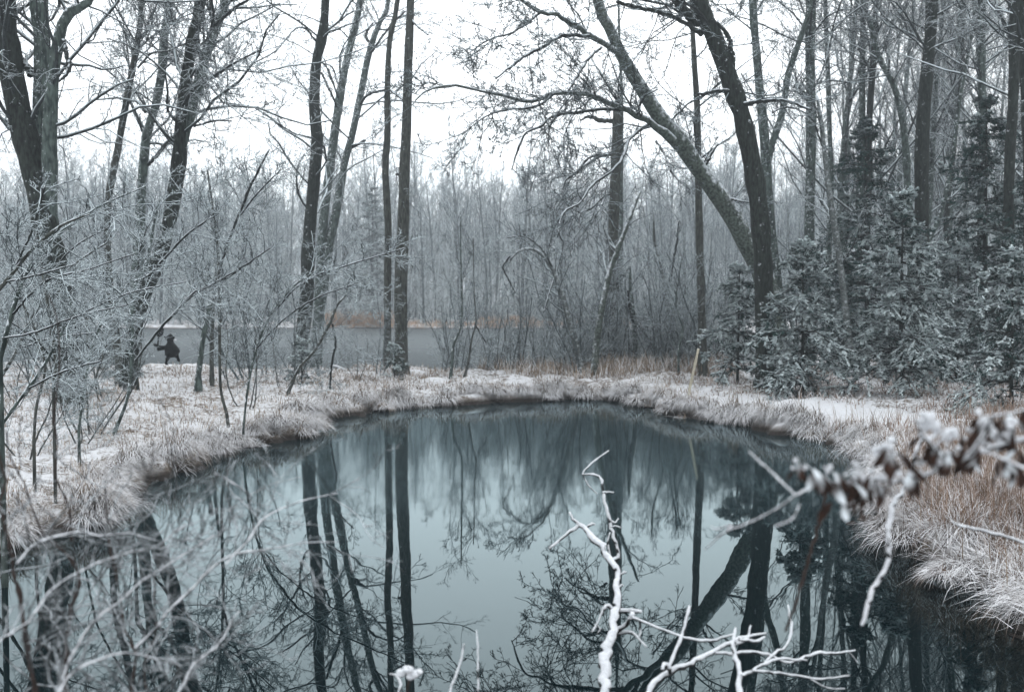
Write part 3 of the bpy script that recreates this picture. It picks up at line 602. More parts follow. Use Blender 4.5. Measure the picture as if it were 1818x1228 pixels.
# far wood beyond the far pond
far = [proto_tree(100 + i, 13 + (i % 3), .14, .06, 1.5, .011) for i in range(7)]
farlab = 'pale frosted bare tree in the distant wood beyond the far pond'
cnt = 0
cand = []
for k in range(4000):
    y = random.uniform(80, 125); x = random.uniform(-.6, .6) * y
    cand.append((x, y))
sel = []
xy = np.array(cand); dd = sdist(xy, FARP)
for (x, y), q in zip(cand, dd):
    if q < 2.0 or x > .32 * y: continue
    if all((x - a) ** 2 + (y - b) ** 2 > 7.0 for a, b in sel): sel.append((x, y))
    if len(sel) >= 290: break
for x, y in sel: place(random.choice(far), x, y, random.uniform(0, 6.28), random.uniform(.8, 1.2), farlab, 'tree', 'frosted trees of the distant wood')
def far_mass():
    r = np.random.default_rng(77); Vs, Qs, o = [], [], 0
    def add(vq):
        nonlocal o
        Vs.append(vq[0]); Qs.append(vq[1] + o); o += len(vq[0])
    protos = []
    for i in range(6):
        K = 8; t = np.linspace(0, 1, K); P = np.zeros((1, K, 3)); P[0, :, 2] = t * 15; P[0, :, :2] = np.cumsum(r.normal(size=(K, 2)) * .15, 0)
        R = (.14 * (1 - .8 * t))[None]; b = grow(P, R, 34, (.18, .4), t=(.15, 1), ang=(25, 50), up=.12, wob=.12, K=4, rr=.5, rmin=.025, r=r)
        c = grow(*b, 8, (.3, .65), t=(.1, 1), ang=(25, 50), up=.1, wob=.15, K=3, rr=.6, rmin=.018, r=r)
        protos.append(merge([tube(P, R, 4), tube(*b, 3), tube(*c, 3)]))
    for k in range(520):
        y = r.uniform(112, 185); x = r.uniform(-.68, .68) * y; V, Q = protos[k % 6]; a = r.uniform(0, 6.28); s = r.uniform(.95, 1.35)
        Rm = np.array([[math.cos(a), -math.sin(a), 0], [math.sin(a), math.cos(a), 0], [0, 0, 1]]); add(((V * s) @ Rm.T + [x, y, gz(x, y) - .2], Q))
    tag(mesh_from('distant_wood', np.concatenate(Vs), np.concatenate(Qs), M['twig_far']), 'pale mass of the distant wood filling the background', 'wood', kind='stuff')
def understorey(name, n, pxr, yr, hr, tw, label, rad=.018, seed=0, sub=9):
    r = np.random.default_rng(seed); y = r.uniform(*yr, n); x = (r.uniform(*pxr, n) - CX) / F * y
    q = np.stack([x, y], -1); k = sdist(q, FARP) > .8; x, y = x[k], y[k]; n = len(x); z = height(x, y); K = 6; t = np.linspace(0, 1, K)
    h = r.uniform(*hr, n); P = np.zeros((n, K, 3)); w = np.cumsum(r.normal(size=(n, K, 2)) * .05, 1) * h[:, None, None] / 3; w -= w[:, :1]
    P[:, :, :2] = np.stack([x, y], -1)[:, None] + w; P[:, :, 2] = z[:, None] - .1 + t[None] * h[:, None]
    R = (rad * (1 - .7 * t))[None] * (h / 4)[:, None]
    b = grow(P, R, sub, (.15, .4), t=(.1, 1), ang=(20, 55), up=.12, wob=.12, K=4, rr=.6, rmin=tw, r=r); c = grow(*b, 3, (.3, .7), t=(.1, 1), ang=(20, 55), up=.08, wob=.12, K=3, rr=.7, rmin=tw * .8, r=r)
    V, Q = merge([tube(P, R, 4), tube(*b, 3), tube(*c, 3)]); tag(mesh_from(name, V, Q, M['twig_far']), label, 'brush', kind='stuff')
far_mass()
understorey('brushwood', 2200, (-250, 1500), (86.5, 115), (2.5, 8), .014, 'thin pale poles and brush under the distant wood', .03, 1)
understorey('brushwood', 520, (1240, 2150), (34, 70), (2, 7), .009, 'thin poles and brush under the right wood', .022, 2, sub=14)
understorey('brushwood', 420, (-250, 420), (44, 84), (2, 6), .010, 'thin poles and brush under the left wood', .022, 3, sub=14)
# woods round the far pond on the left, nearer
mid = [proto_tree(200 + i, 11 + i % 3, .11, .08, 1.4, .008, lvl=3, bark='bark_grey') for i in range(4)]
def scatter(protos, n, xr, yr, smin, smax, mind, label, cat, group, cond=None, clear=.8):
    sel = []; tries = 0
    while len(sel) < n and tries < n * 60:
        tries += 1; y = random.uniform(*yr); px = random.uniform(*xr); x = (px - CX) / F * y
        if cond and not cond(x, y): continue
        if y < 27 and 215 < px < 380: continue
        if y < 36 and 265 < px < 345: continue
        if any((x - a) ** 2 + (y - b) ** 2 < mind ** 2 for a, b in sel): continue
        q = np.array([[x, y]])
        if sdist(q, POND)[0] < clear or sdist(q, FARP)[0] < clear: continue
        sel.append((x, y)); place(random.choice(protos), x, y, random.uniform(0, 6.28), random.uniform(smin, smax), label, cat, group)
scatter(mid, 46, (-250, 420), (46, 85), .75, 1.05, 2.0, 'grey frosted bare tree in the left wood behind the thicket', 'tree', 'bare trees of the left wood')
rt = [proto_tree(300 + i, 17 + i % 3, .15, .06, 1.7, .008, lvl=4, bark='bark_grey', twigm='twig') for i in range(5)]
scatter(rt, 48, (1330, 2100), (30, 62), .8, 1.1, 1.8, 'tall bare tree in the dense right wood behind the conifers', 'tree', 'bare trees of the right wood')
scatter(mid, 22, (1150, 1420), (45, 85), .6, .9, 1.8, 'small bare tree in the gap beside the thin straight trunk', 'tree', 'small bare trees of the right gap')
# shrubs
shf = [proto_shrub(400 + i, 3.4, .009) for i in range(4)]
scatter(shf, 120, (-150, 1900), (80, 100), .7, 1.3, 1.2, 'frosted bush at the foot of the distant wood', 'bush', 'bushes under the distant wood', clear=1.2)
shm = [proto_shrub(420 + i, 3.6, .0055) for i in range(5)]
scatter(shm, 34, (1030, 1270), (25.5, 42), .6, 1.1, .55, 'snow-dusted bush in the thicket behind the snowy path', 'bush', 'bushes between the central trunks and the leaning tree', clear=.3)
scatter(shm, 13, (-80, 520), (20, 36), .7, 1.2, .9, 'snow-dusted bush in the left thicket behind the bank', 'bush', 'bushes of the left thicket', clear=.3)
scatter(shm, 40, (1300, 2000), (24, 45), .8, 1.3, .8, 'snow-dusted bush under the right wood', 'bush', 'bushes of the right wood', clear=.3)
shn = [proto_shrub(440 + i, 2.6, .0032, stems=3, spread=.6, bark='bark_brown') for i in range(5)]
scatter(shn, 12, (-60, 520), (10.5, 21), .5, 1.2, .7, 'fine-twigged snowy sapling clump on the left bank', 'bush', 'sapling clumps on the left bank', clear=.5)
scatter(shn, 7, (0, 640), (19, 25), .4, .8, .8, 'low snowy twig clump near the central trunks', 'bush', 'low twig clumps near the central trunks', clear=.4)
thin = [proto_shrub(460 + i, 3.2, .0045, stems=3, spread=.18) for i in range(4)]
scatter(thin, 34, (780, 1080), (24.5, 31), .45, 1.0, .5, 'slender leafless sapling in the open thicket before the far pond', 'bush', 'slender saplings in the open thicket before the far pond', clear=.2)
scatter(thin, 10, (430, 700), (22, 29), .4, .8, .7, 'slender leafless sapling by the central trunks', 'bush', 'slender saplings by the central trunks', clear=.2)
for pr in far + mid + rt + shf + shm + shn + thin:   # a kind that was never planted is removed
    if pr.name not in _used:
        for ch in list(pr.children): bpy.data.objects.remove(ch)
        bpy.data.objects.remove(pr)
print('woods done')

# ------------------------------------------------------------------ conifers
def conifer(name, px, pybase, Y, Ht, Rm, label, mat='conifer', z0=.12, seed=1, droop=.42, dens=1., tri=.05, cat='conifer', group=None, bushy=1., snow=.65):
    r = np.random.default_rng(seed)
    x = (px - CX) / F * Y; z = gz(x, Y); base = np.array([x, Y, z])
    root = empty(name, base, 0, label, cat, group)
    K = 12; t = np.linspace(0, 1, K); P = np.zeros((1, K, 3)); P[0, :, 2] = t * Ht; P[0, 0, 2] = -.2
    P[0, :, :2] = np.cumsum(r.normal(size=(K, 2)) * .012 * Ht / 6, 0)
    R = (.011 * Ht * (1 - .93 * t) + .006)[None]
    V, Q = tube(P, R, 8); mesh_from('trunk', V, Q, M['bark_dark'], root, smooth=True)
    # main boughs
    gap = .2 + .022 * Ht; nw = max(3, int(Ht * (1 - z0) / gap)); per = max(3, int(7 * dens)); nb = nw * per
    zt = np.repeat(np.linspace(z0, .985, nw), per) + r.normal(0, .07 / Ht, nb); zt = np.clip(zt, .04, .99)
    az = (np.arange(nb) % per) * 2 * np.pi / per + np.repeat(r.uniform(0, 6.28, nw), per) + r.normal(0, .9, nb)
    L = Rm * (1 - zt) ** .62 * r.uniform(.5, 1.2, nb) * np.clip((zt - z0) / .12 + .75, 0, 1) + .12
    Kb = 8; pts = np.zeros((nb, Kb, 3)); s = np.linspace(0, 1, Kb)
    cx = np.interp(zt, t, P[0, :, 0]); cy = np.interp(zt, t, P[0, :, 1])
    el = r.normal(.05, .15, nb)
    for k in range(Kb):
        rr = L * s[k]; pts[:, k, 0] = cx + np.cos(az) * rr; pts[:, k, 1] = cy + np.sin(az) * rr
        pts[:, k, 2] = zt * Ht + L * (el * s[k] - droop * (1.25 - zt) * 1.2 * s[k] ** 2 + .08 * s[k] ** 4)
    pts[:, 1:] += r.normal(size=pts[:, 1:].shape) * .02
    Rb = np.repeat((np.linspace(1, .25, Kb) * .012)[None], nb, 0) * (L[:, None] + .4)
    # twigs lie in flat, drooping sprays
    tw = grow(pts, Rb, int(15 * bushy), (.2, .48), t=(.12, 1.0), ang=(35, 65), up=-.03, wob=.08, K=5, rr=.5, rmin=.003, flat=.85, taper=.5, r=r)
    V, Q = merge([tube(pts, Rb, 3), tube(tw[0], tw[1], 3)])
    o = mesh_from('boughs', V, Q, M['bough'], root); o['kind'] = 'stuff'
    # needles: leaf-sized faces along boughs and twigs; a hanging lower layer and clumps of snow on the outer sprays
    tw2 = grow(tw[0], tw[1], 3, (.3, .6), t=(.2, 1.0), ang=(30, 55), up=-.05, wob=.06, K=3, rr=.6, rmin=.002, flat=.85, r=r)
    def needles(PP, per, sc=1., wsc=1., drop=0., tilt=.25, ids=None, tmin=.05):
        N, KK, _ = PP.shape; idx = np.repeat(np.arange(N) if ids is None else ids, per); u = r.uniform(tmin, 1, len(idx)) * (KK - 1)
        i = np.minimum(u.astype(int), KK - 2); f = (u - i)[:, None]
        p = PP[idx, i] * (1 - f) + PP[idx, i + 1] * f; d = nrm(PP[idx, i + 1] - PP[idx, i])
        side = nrm(np.cross(d, [0, 0, 1.])); sg = r.choice([-1, 1], len(idx))[:, None]
        dr = d * r.uniform(.4, 1.2, (len(idx), 1)) + side * sg * r.uniform(.3, 1., (len(idx), 1)) + r.normal(size=p.shape) * .2
        dr[:, 2] -= drop * r.random(len(idx)); dr = nrm(dr)
        ln = tri * sc * r.uniform(.5, 1.1, (len(idx), 1)); wd = tri * wsc * r.uniform(.10, .2, (len(idx), 1))
        sd = nrm(np.cross(dr, [0, 0, 1.]) + r.normal(size=p.shape) * tilt)
        a = p - sd * wd; b = p + sd * wd; c = p + dr * ln + sd * wd * .5; e = p + dr * ln - sd * wd * .5
        V = np.stack([a, b, c, e], 1)
        n = np.cross(V[:, 1] - V[:, 0], V[:, 2] - V[:, 0]); fl = n[:, 2] < 0; V[fl] = V[fl][:, ::-1]
        V = V.reshape(-1, 3); return V, np.arange(len(V)).reshape(-1, 4)
    V, Q = merge([needles(tw[0], int(16 * bushy), drop=.9), needles(tw2[0], int(7 * bushy), drop=.9), needles(pts, 50, drop=.7)])
    o = mesh_from('needles', V, Q, M[mat], root); o['kind'] = 'stuff'
    if snow > 0:
        mid_ = tw[0][:, 2]; key = fbm(mid_[:, 0] * 2.2 + mid_[:, 2] * 2.6 + seed, mid_[:, 1] * 2.2 - mid_[:, 2] * 2.6, 2) * 1.4 + r.normal(0, .12, len(mid_)) + .25 * np.hypot(mid_[:, 0], mid_[:, 1]) / Rm
        ids = np.where(key > np.quantile(key, 1 - snow))[0]
        V, Q = merge([needles(tw[0] + [0, 0, .02], int(46 * bushy), sc=.95, wsc=2.1, tilt=.15, ids=ids, tmin=.15), needles(tw2[0].reshape(-1, *tw2[0].shape[1:]) + [0, 0, .015], 12, sc=.8, wsc=1.9, tilt=.15, ids=np.concatenate([ids * 3, ids * 3 + 1, ids * 3 + 2]), tmin=.1)])
        o = mesh_from('snow', V, Q, M['snow_soft'], root); o['kind'] = 'stuff'
    return root
conifer('conifer', 1425, 690, 18.6, 2.9, 1.2, 'low bushy snow-laden conifer just right of the black trunk', seed=1, tri=.045, bushy=1.2, z0=.1, snow=.8)
conifer('conifer', 1310, 660, 21, 2.5, 1.0, 'small snowy conifer peeping out left of the black trunk', seed=2, tri=.045, z0=.2)
conifer('conifer', 1600, 690, 18.2, 3.7, 1.25, 'snow-laden conifer with tiered boughs and a visible trunk, middle of the right side', seed=3, tri=.045, bushy=1.3, z0=.13, snow=.8)
conifer('conifer', 1540, 650, 25, 6.3, 1.9, 'taller dark green conifer behind the tiered snowy one', mat='conifer_dark', seed=4, snow=.16, tri=.06, bushy=1.1)
conifer('conifer', 1745, 650, 22, 6.1, 1.9, 'tall dark conifer at the right with little snow', mat='conifer_dark', seed=5, snow=.2, tri=.06, bushy=1.2)
conifer('conifer', 1500, 650, 23, 2.6, .9, 'dark conifer between the low bushy one and the tiered one', mat='conifer_dark', seed=6, snow=.3, tri=.05)
conifer('conifer', 1700, 650, 20.5, 3.1, .95, 'snowy conifer right behind the tiered one', seed=7, tri=.05)
conifer('conifer', 1800, 690, 15.5, 2.5, 1.2, 'low snowy conifer at the right edge', seed=8, tri=.04, z0=.16)
conifer('conifer', 1850, 650, 20, 4.4, 1.9, 'dark conifer cut by the right edge', mat='conifer_dark', seed=9, snow=.15, tri=.06)
conifer('conifer', 205, 650, 23, 1.7, .6, 'small snowy spruce at the left beside the curved trunk foot', seed=10, tri=.04, bushy=.7, z0=.03)
conifer('conifer', 660, 600, 88, 12, 3.0, 'faint frosted conifer in the distant wood left of the central pair', mat='conifer', seed=11, tri=.16, dens=.5, bushy=.7)
conifer('conifer', 535, 680, 21, .95, .33, 'little snow-specked spruce at the foot of the kinked dark trunk', seed=12, tri=.035, bushy=.6, z0=.03, droop=.5)
conifer('conifer', 700, 672, 22.6, .75, .36, 'little snow-specked spruce at the foot of the central pair', seed=13, tri=.035, bushy=.6, z0=.03, droop=.5)
print('conifers done')

# ------------------------------------------------------------------ grass
def blades(X, Y, Z, L, Wd, D, up, droop, tint, r):
    """curved blade strips: base points, lengths, widths, heading vectors D (n,2)"""
    n = len(X); p0 = np.stack([X, Y, Z], -1); d = np.concatenate([D, up[:, None]], 1); d = nrm(d)
    side = nrm(np.cross(d, [0, 0, 1.]) + 1e-5) * (Wd / 2)[:, None]
    pts = [p0]; 
    for k in range(3):
        pts.append(pts[-1] + d * (L / 3)[:, None]); d = nrm(d + np.array([0, 0, -1.]) * droop[:, None])
    w = [1, .9, .6, .12]
    V = np.stack([q for k in range(4) for q in (pts[k] - side * w[k], pts[k] + side * w[k])], 1)
    b = (np.arange(n) * 8)[:, None]
    Q = np.concatenate([b + np.array([[2 * k, 2 * k + 1, 2 * k + 3, 2 * k + 2]]) for k in range(3)])
    col = np.repeat(tint, 8, 0)
    return V.reshape(-1, 3), Q, col
def gmesh(name, lst, mat, label=None):
    V, Q, Cc, o = [], [], [], 0
    for v, q, c in lst: V.append(v); Q.append(q + o); Cc.append(c); o += len(v)
    ob = mesh_from(name, np.concatenate(V), np.concatenate(Q), mat, col=np.concatenate(Cc)); tag(ob, label, 'grass', kind='stuff'); return ob
def tints(n, r, lo=.55, hi=1.25, red=.1):
    a = r.uniform(lo, hi, n); b = r.normal(0, red * .4, n); return np.clip(np.stack([a * (1 + b), a, a * (1 - b)], -1), .05, 1.6)
r = np.random.default_rng(21)
# tussocks leaning over the rim of the near pond
nP = len(POND); pts = []
rim = []
for i in range(len(POND_PX)-1):
    a, b = POND[i], POND[i + 1]; n = int(np.linalg.norm(b - a) / .075) + 1
    t = r.random(n)[:, None]; rim.append(a + (b - a) * t)
rim = np.concatenate(rim)
def outn(P):
    e = .25; dx = sdist(P + [e, 0], POND) - sdist(P - [e, 0], POND); dy = sdist(P + [0, e], POND) - sdist(P - [0, e], POND)
    return nrm(np.stack([dx, dy], -1))
on = outn(rim); keep = (rim[:, 1] < 26); rim = rim[keep] + on[keep] * r.uniform(.02, .5, (keep.sum(), 1)); on = on[keep]
wts = np.clip(fbm(rim[:, 0] * 1.7, rim[:, 1] * 1.7, 2) * 2.6 + .7, .06, 2.0)
nb = 44; idx = np.repeat(np.arange(len(rim)), nb); n = len(idx); lc = (r.uniform(.13, .30, len(rim)) * wts)[idx]; wi = wts[idx]
ax = rim[idx] + r.normal(size=(n, 2)) * .045
hd = r.normal(size=(n, 2)) * .5 - on[idx] * .75
ra = 3.2 * fbm(rim[:, 0] * 2.4 + 5, rim[:, 1] * 2.4, 2)[idx]; hd = np.stack([hd[:, 0] * np.cos(ra) - hd[:, 1] * np.sin(ra), hd[:, 0] * np.sin(ra) + hd[:, 1] * np.cos(ra)], -1)
z = height(ax[:, 0], ax[:, 1]); z = np.maximum(z, .0) + .05 * np.clip(wi - .8, 0, 1)
tc_ = tints(len(rim), r, .35, 1.2)[idx] * r.uniform(.75, 1.2, (n, 1))
near = np.clip(ax[:, 1] / 14, .55, 1.3)
nr_ = (ax[:, 0] > 1.2) & (ax[:, 1] < 9.5); lc = np.where(nr_, np.minimum(lc * .5, .17), lc); tc_ = np.where(nr_[:, None], tc_ * [.8, .66, .58], tc_)
hd = hd + np.where(nr_[:, None], r.normal(size=(n, 2)) * .8, 0)
kp = ~nr_ | (r.random(n) < .6); nr2 = nr_[kp]; ax, z, lc, hd, tc_, near = ax[kp], z[kp], lc[kp], hd[kp], tc_[kp], np.clip(ax[:, 1] / 14, .55, 1.3)[kp]; n = len(ax)
L1 = blades(ax[:, 0], ax[:, 1], z, lc * r.uniform(.7, 1.35, n), .0075 * near * r.uniform(.7, 1.3, n), hd, r.uniform(.45, 1.1, n), r.uniform(.35, .95, n), tc_, r)
nc = 170; ci = r.integers(0, len(rim), nc); cc = rim[ci] - on[ci] * r.uniform(.0, .25, (nc, 1)); cr = r.uniform(.6, 1.4, nc); m_ = 230
ii = np.repeat(np.arange(nc), m_); n2 = len(ii); th = r.uniform(0, 6.28, n2); rd = np.sqrt(r.random(n2)) * .13 * cr[ii]
bx = cc[ii, 0] + np.cos(th) * rd; by = cc[ii, 1] + np.sin(th) * rd; cz = np.maximum(height(cc[:, 0], cc[:, 1]), .04)[ii] + .10 * cr[ii] - rd * .5
hd2 = np.stack([np.cos(th), np.sin(th)], -1) * r.uniform(.2, 1.1, (n2, 1)) - on[ci][ii] * .4 + r.normal(size=(n2, 2)) * .25
L2 = blades(bx, by, cz, r.uniform(.14, .34, n2) * cr[ii], .007 * np.clip(by / 14, .55, 1.3) * r.uniform(.7, 1.3, n2), hd2, r.uniform(.3, 1.2, n2), r.uniform(.45, 1.1, n2), tints(nc, r, .3, 1.1)[ii] * r.uniform(.7, 1.2, (n2, 1)), r)
def part_of(Lx, m):
    V = Lx[0].reshape(-1, 8, 3)[m].reshape(-1, 3); k = int(m.sum()); b = (np.arange(k) * 8)[:, None]
    return V, np.concatenate([b + np.array([[2 * q, 2 * q + 1, 2 * q + 3, 2 * q + 2]]) for q in range(3)]), Lx[2].reshape(-1, 8, 3)[m].reshape(-1, 3)
nr3 = (bx > 1.2) & (by < 9.5)
gmesh('bank_grass', [part_of(L1, nr2), part_of(L2, nr3)], M['grass_bare'], 'matted rusty grass drooping over the rim of the near right bank')
L1 = part_of(L1, ~nr2); L2 = part_of(L2, ~nr3)
gmesh('bank_grass', [L1, L2], M['grass'], 'snowy tan tussock grass hanging over the rim of the near pond')
# ground cover on the banks
def cover(n, pxr, yr, Lr, wd, mat, name, label, upm=(.5, 1.3), dr=(.2, .8), dmin=.1, clump=1.3, thr=-.1, lo=.5, hi=1.2, pw=1.0, cond=None):
    y = yr[0] + (yr[1] - yr[0]) * r.random(n) ** pw; x = (r.uniform(*pxr, n) - CX) / F * y
    P = np.stack([x, y], -1); d1 = sdist(P, POND); d2 = sdist(P, FARP)
    k = (d1 > dmin) & (d2 > .0) & (pdist(x, y) > r.uniform(.7, 1.4, n)) & (fbm(x * clump, y * clump, 3) + r.normal(0, .15, n) > thr)
    if cond is not None: k &= cond(x, y)
    x, y = x[k], y[k]; n = len(x); z = height(x, y) - .01
    h = .7 + .8 * np.clip(fbm(x * 1.7 + 9, y * 1.7, 2) + .4, 0, 1.2)
    L_ = blades(x, y, z, r.uniform(*Lr, n) * h, wd * r.uniform(.7, 1.4, n) * np.clip(y / 12, .6, 3), r.normal(size=(n, 2)) * .6, r.uniform(*upm, n), r.uniform(*dr, n), tints(n, r, lo, hi), r)
    return gmesh(name, [L_], mat, label)
cover(90000, (-420, 700), (6.5, 28), (.05, .18), .007, M['grass'], 'meadow_grass', 'short frosted grass covering the left bank', pw=1.2)
cover(60000, (560, 1350), (17, 28), (.05, .2), .007, M['grass'], 'meadow_grass', 'frosted grass on the strip of land between the two ponds', thr=0.)
cover(50000, (1200, 2200), (14, 26), (.06, .25), .007, M['grass_bare'], 'meadow_grass', 'dry tan grass under the conifers at the right', thr=-.02)
cover(52000, (1400, 2300), (7.5, 14.6), (.12, .42), .006, M['grass_bare'], 'tall_grass', 'tall rusty dead grass on the right bank', upm=(.9, 2.2), dr=(.05, .45), thr=-.25)
cover(30000, (1560, 2400), (4.2, 9), (.15, .45), .006, M['grass_bare'], 'tall_grass', 'rusty reeds on the near right bank by the corner of the picture', upm=(.5, 1.8), dr=(.1, .7), thr=-.3)
cover(15000, (850, 1300), (23, 29), (.2, .5), .006, M['grass'], 'tall_grass', 'pale brown stalks behind the snowy path', upm=(1, 2.2), dr=(.05, .4), thr=0.)
# orange sedge on the far shore
def sedge(x0, x1, n, hgt, label):
    px = r.uniform(x0, x1, n); y = r.uniform(84, 89, n); x = (px - CX) / F * y
    q = sdist(np.stack([x, y], -1), FARP); k = q > .3; x, y = x[k], y[k]; n = len(x)
    L_ = blades(x, y, height(x, y) - .02, hgt * r.uniform(.5, 1.1, n), .03 * r.uniform(.7, 1.4, n), r.normal(size=(n, 2)) * .35, r.uniform(.8, 1.6, n), r.uniform(.1, .5, n), tints(n, r, .7, 1.2), r)
    gmesh('sedge', [L_], M['grass_orange'], label)
sedge(570, 700, 8000, 1.3, 'orange sedge on the far shore left of the central pair')
sedge(700, 850, 1800, .45, 'thin orange sedge on the far shore right of the central pair')
sedge(850, 950, 3600, .85, 'orange sedge on the far shore in the middle of the picture')
sedge(950, 1120, 2600, .6, 'dull orange sedge on the far shore behind the thicket')

# ------------------------------------------------------------------ foreground branches
def fore(name, label, cat, polys, bark='twig_fore', snowcap=True, twigs=None, group=None, jit=.0, twigm='twig_fore', ground=False, bumpy=.12, kink=2.5, cap=1.):
    """polys: [(points [(px,py,w)], Y0, Y1, part name)]"""
    P0, _ = limb_pts(polys[0][0], polys[0][1], polys[0][2], 30)
    base = P0[0].copy()
    root = empty(name, base, 0, label, cat, group)
    allp = []
    for i, pl in enumerate(polys):
        n = max(8, int(np.linalg.norm(np.diff(np.array(pl[0])[:, :2], axis=0), axis=1).sum() / 9))
        p, q = limb_pts(pl[0], pl[1], pl[2], n)
        nk = max(3, n // 5); kn = rng.normal(size=(nk, 3)); kn[0] = kn[-1] = 0; xs = np.linspace(0, nk - 1, n)
        p += np.stack([np.interp(xs, np.arange(nk), kn[:, c]) for c in range(3)], -1) * (kink * pl[1] / F)
        p[1:-1] += rng.normal(size=(n - 2, 3)) * q[1:-1, None] * .25
        if pl[0][0][1] > 1235:   # rooted in the near bank or the pond bed below the picture
            a0 = p[0]; g0 = np.array([a0[0] * .96, a0[1] - .25, 0]); g0[2] = gz(g0[0], g0[1]) - .1
            tt_ = np.linspace(0, 1, 9)[:-1, None]; p = np.concatenate([g0 + (a0 - g0) * tt_, p]); q = np.concatenate([np.full(8, q[0]) * 1.1, q]); n = len(p)
        k = 1 + bumpy * rng.normal(size=n); k[0] = 1
        if not pl[3:] or pl[3] == 'stem' or pl[3] == 'branch':
            b = bark_mesh(pl[3] if len(pl) > 3 else 'branch', p, q * .78 * k, M[bark], root, base, 8, .05)
        if snowcap:
            ps = p.copy(); ps[:, 2] += q * .42
            V, Q, T = lumpy(ps, q * .8 * cap * (1 + bumpy * rng.normal(size=n)), 9, .05)
            sc = mesh_from('snow', V, Q, M['snow'], b, base, smooth=True, tri=T)
        allp.append((p, q))
    if twigs:
        out = []
        for p, q in allp:
            a = grow(p[None], q[None], int(twigs['n'] * len(p) / 10) + 1, ('abs', twigs['l'] * .4, twigs['l']), t=(.1, 1), ang=(30, 70), up=twigs.get('up', .05), wob=.22, K=7, rr=.5, rmin=twigs['r'] * 1.4)
            a = (a[0], np.minimum(a[1], twigs['r'] * 2)); b2 = grow(*a, twigs.get('m', 4), (.2, .6), t=(.1, 1), ang=(30, 70), up=.03, wob=.22, K=5, rr=.7, rmin=twigs['r'])
            out += [a, b2]
            if twigs.get('k'): out.append(grow(*b2, twigs['k'], (.2, .6), t=(.1, 1), ang=(30, 70), up=.03, wob=.2, K=4, rr=.8, rmin=twigs['r'] * .8))
        V, Q = merge([tube(a[0], a[1], 4) for a in out]); o = mesh_from('twigs', V, Q, M[twigm], root, base); o['kind'] = 'stuff'
    return root
# the white branch rising from the bottom edge
S = 4.0
fore('snowy_branch', 'thick snow-coated branch rising from the bottom edge right of centre and forking at its top', 'branch', [
    ([(1070, 1330, 30), (1074, 1228, 26), (1078, 1183, 24), (1088, 1131, 20), (1094, 1079, 16), (1095, 1026, 14), (1093, 1013, 14), (1081, 999, 14), (1071, 974, 13), (1053, 957, 12), (1039, 939, 10), (1028, 932, 8)], 3.4, S),
    ([(1028, 932, 8), (1008, 950, 6), (990, 965, 5), (975, 974, 4)], S, S), ([(1028, 932, 7), (1018, 918, 5), (1011, 909, 3)], S, S), ([(1039, 939, 6), (1048, 930, 5), (1056, 931, 3)], S, S),
    ([(1081, 997, 10), (1100, 990, 10), (1096, 972, 7), (1090, 950, 8), (1078, 915, 7), (1068, 877, 6), (1066, 852, 5), (1053, 842, 5), (1034, 842, 3)], S, S + .1),
    ([(1034, 842, 3), (1040, 831, 3), (1060, 814, 3), (1081, 800, 2.5)], S + .1, S + .15), ([(1034, 842, 2.5), (1045, 862, 2.5), (1060, 876, 2)], S + .1, S + .1),
    ([(1083, 990, 5), (1080, 965, 5), (1083, 945, 3)], S, S), ([(1070, 874, 4), (1080, 876, 4), (1090, 874, 3)], S, S), ([(1084, 935, 3), (1102, 937, 2.5)], S, S), ([(1082, 921, 3), (1098, 920, 2.5)], S, S),
    ([(1098, 1022, 5), (1106, 1018, 4), (1112, 1016, 2.5)], S, S), ([(1098, 1042, 5), (1106, 1039, 3)], S, S),
    ([(1092, 1084, 9), (1078, 1078, 8), (1070, 1082, 7)], S - .1, S - .15), ([(1070, 1082, 6), (1066, 1098, 4), (1056, 1115, 4), (1050, 1122, 2)], S - .15, S - .2), ([(1060, 1108, 3), (1060, 1126, 2)], S - .2, S - .2),
    ([(1094, 1086, 9), (1115, 1086, 9), (1138, 1086, 7)], S - .1, S - .3), ([(1092, 1122, 11), (1108, 1108, 9), (1123, 1090, 9)], S - .2, S - .3),
    ([(1123, 1096, 6), (1160, 1112, 5), (1203, 1128, 5), (1232, 1136, 6), (1262, 1136, 6), (1302, 1126, 4)], S - .3, S - .5),
    ([(1135, 1100, 5), (1136, 1118, 5), (1135, 1132, 3)], S - .3, S - .3), ([(1095, 1126, 7), (1120, 1122, 7), (1132, 1132, 4), (1148, 1148, 2.5)], S - .2, S - .3)])
fore('snowy_branch', 'low branching snow-coated branch fanning out to the right along the bottom edge', 'branch', [
    ([(1130, 1300, 16), (1151, 1228, 14), (1189, 1194, 12), (1231, 1176, 10), (1276, 1155, 9), (1318, 1135, 8), (1360, 1124, 4)], 3.3, 3.6),
    ([(1186, 1190, 9), (1196, 1165, 7), (1206, 1148, 7), (1214, 1124, 6), (1219, 1098, 6), (1224, 1075, 4)], 3.4, 3.5), ([(1190, 1195, 10), (1180, 1182, 10), (1176, 1190, 8)], 3.4, 3.35),
    ([(1269, 1159, 6), (1310, 1164, 7), (1358, 1163, 6), (1400, 1172, 5), (1436, 1163, 6), (1480, 1162, 5), (1518, 1154, 3)], 3.5, 3.7)])
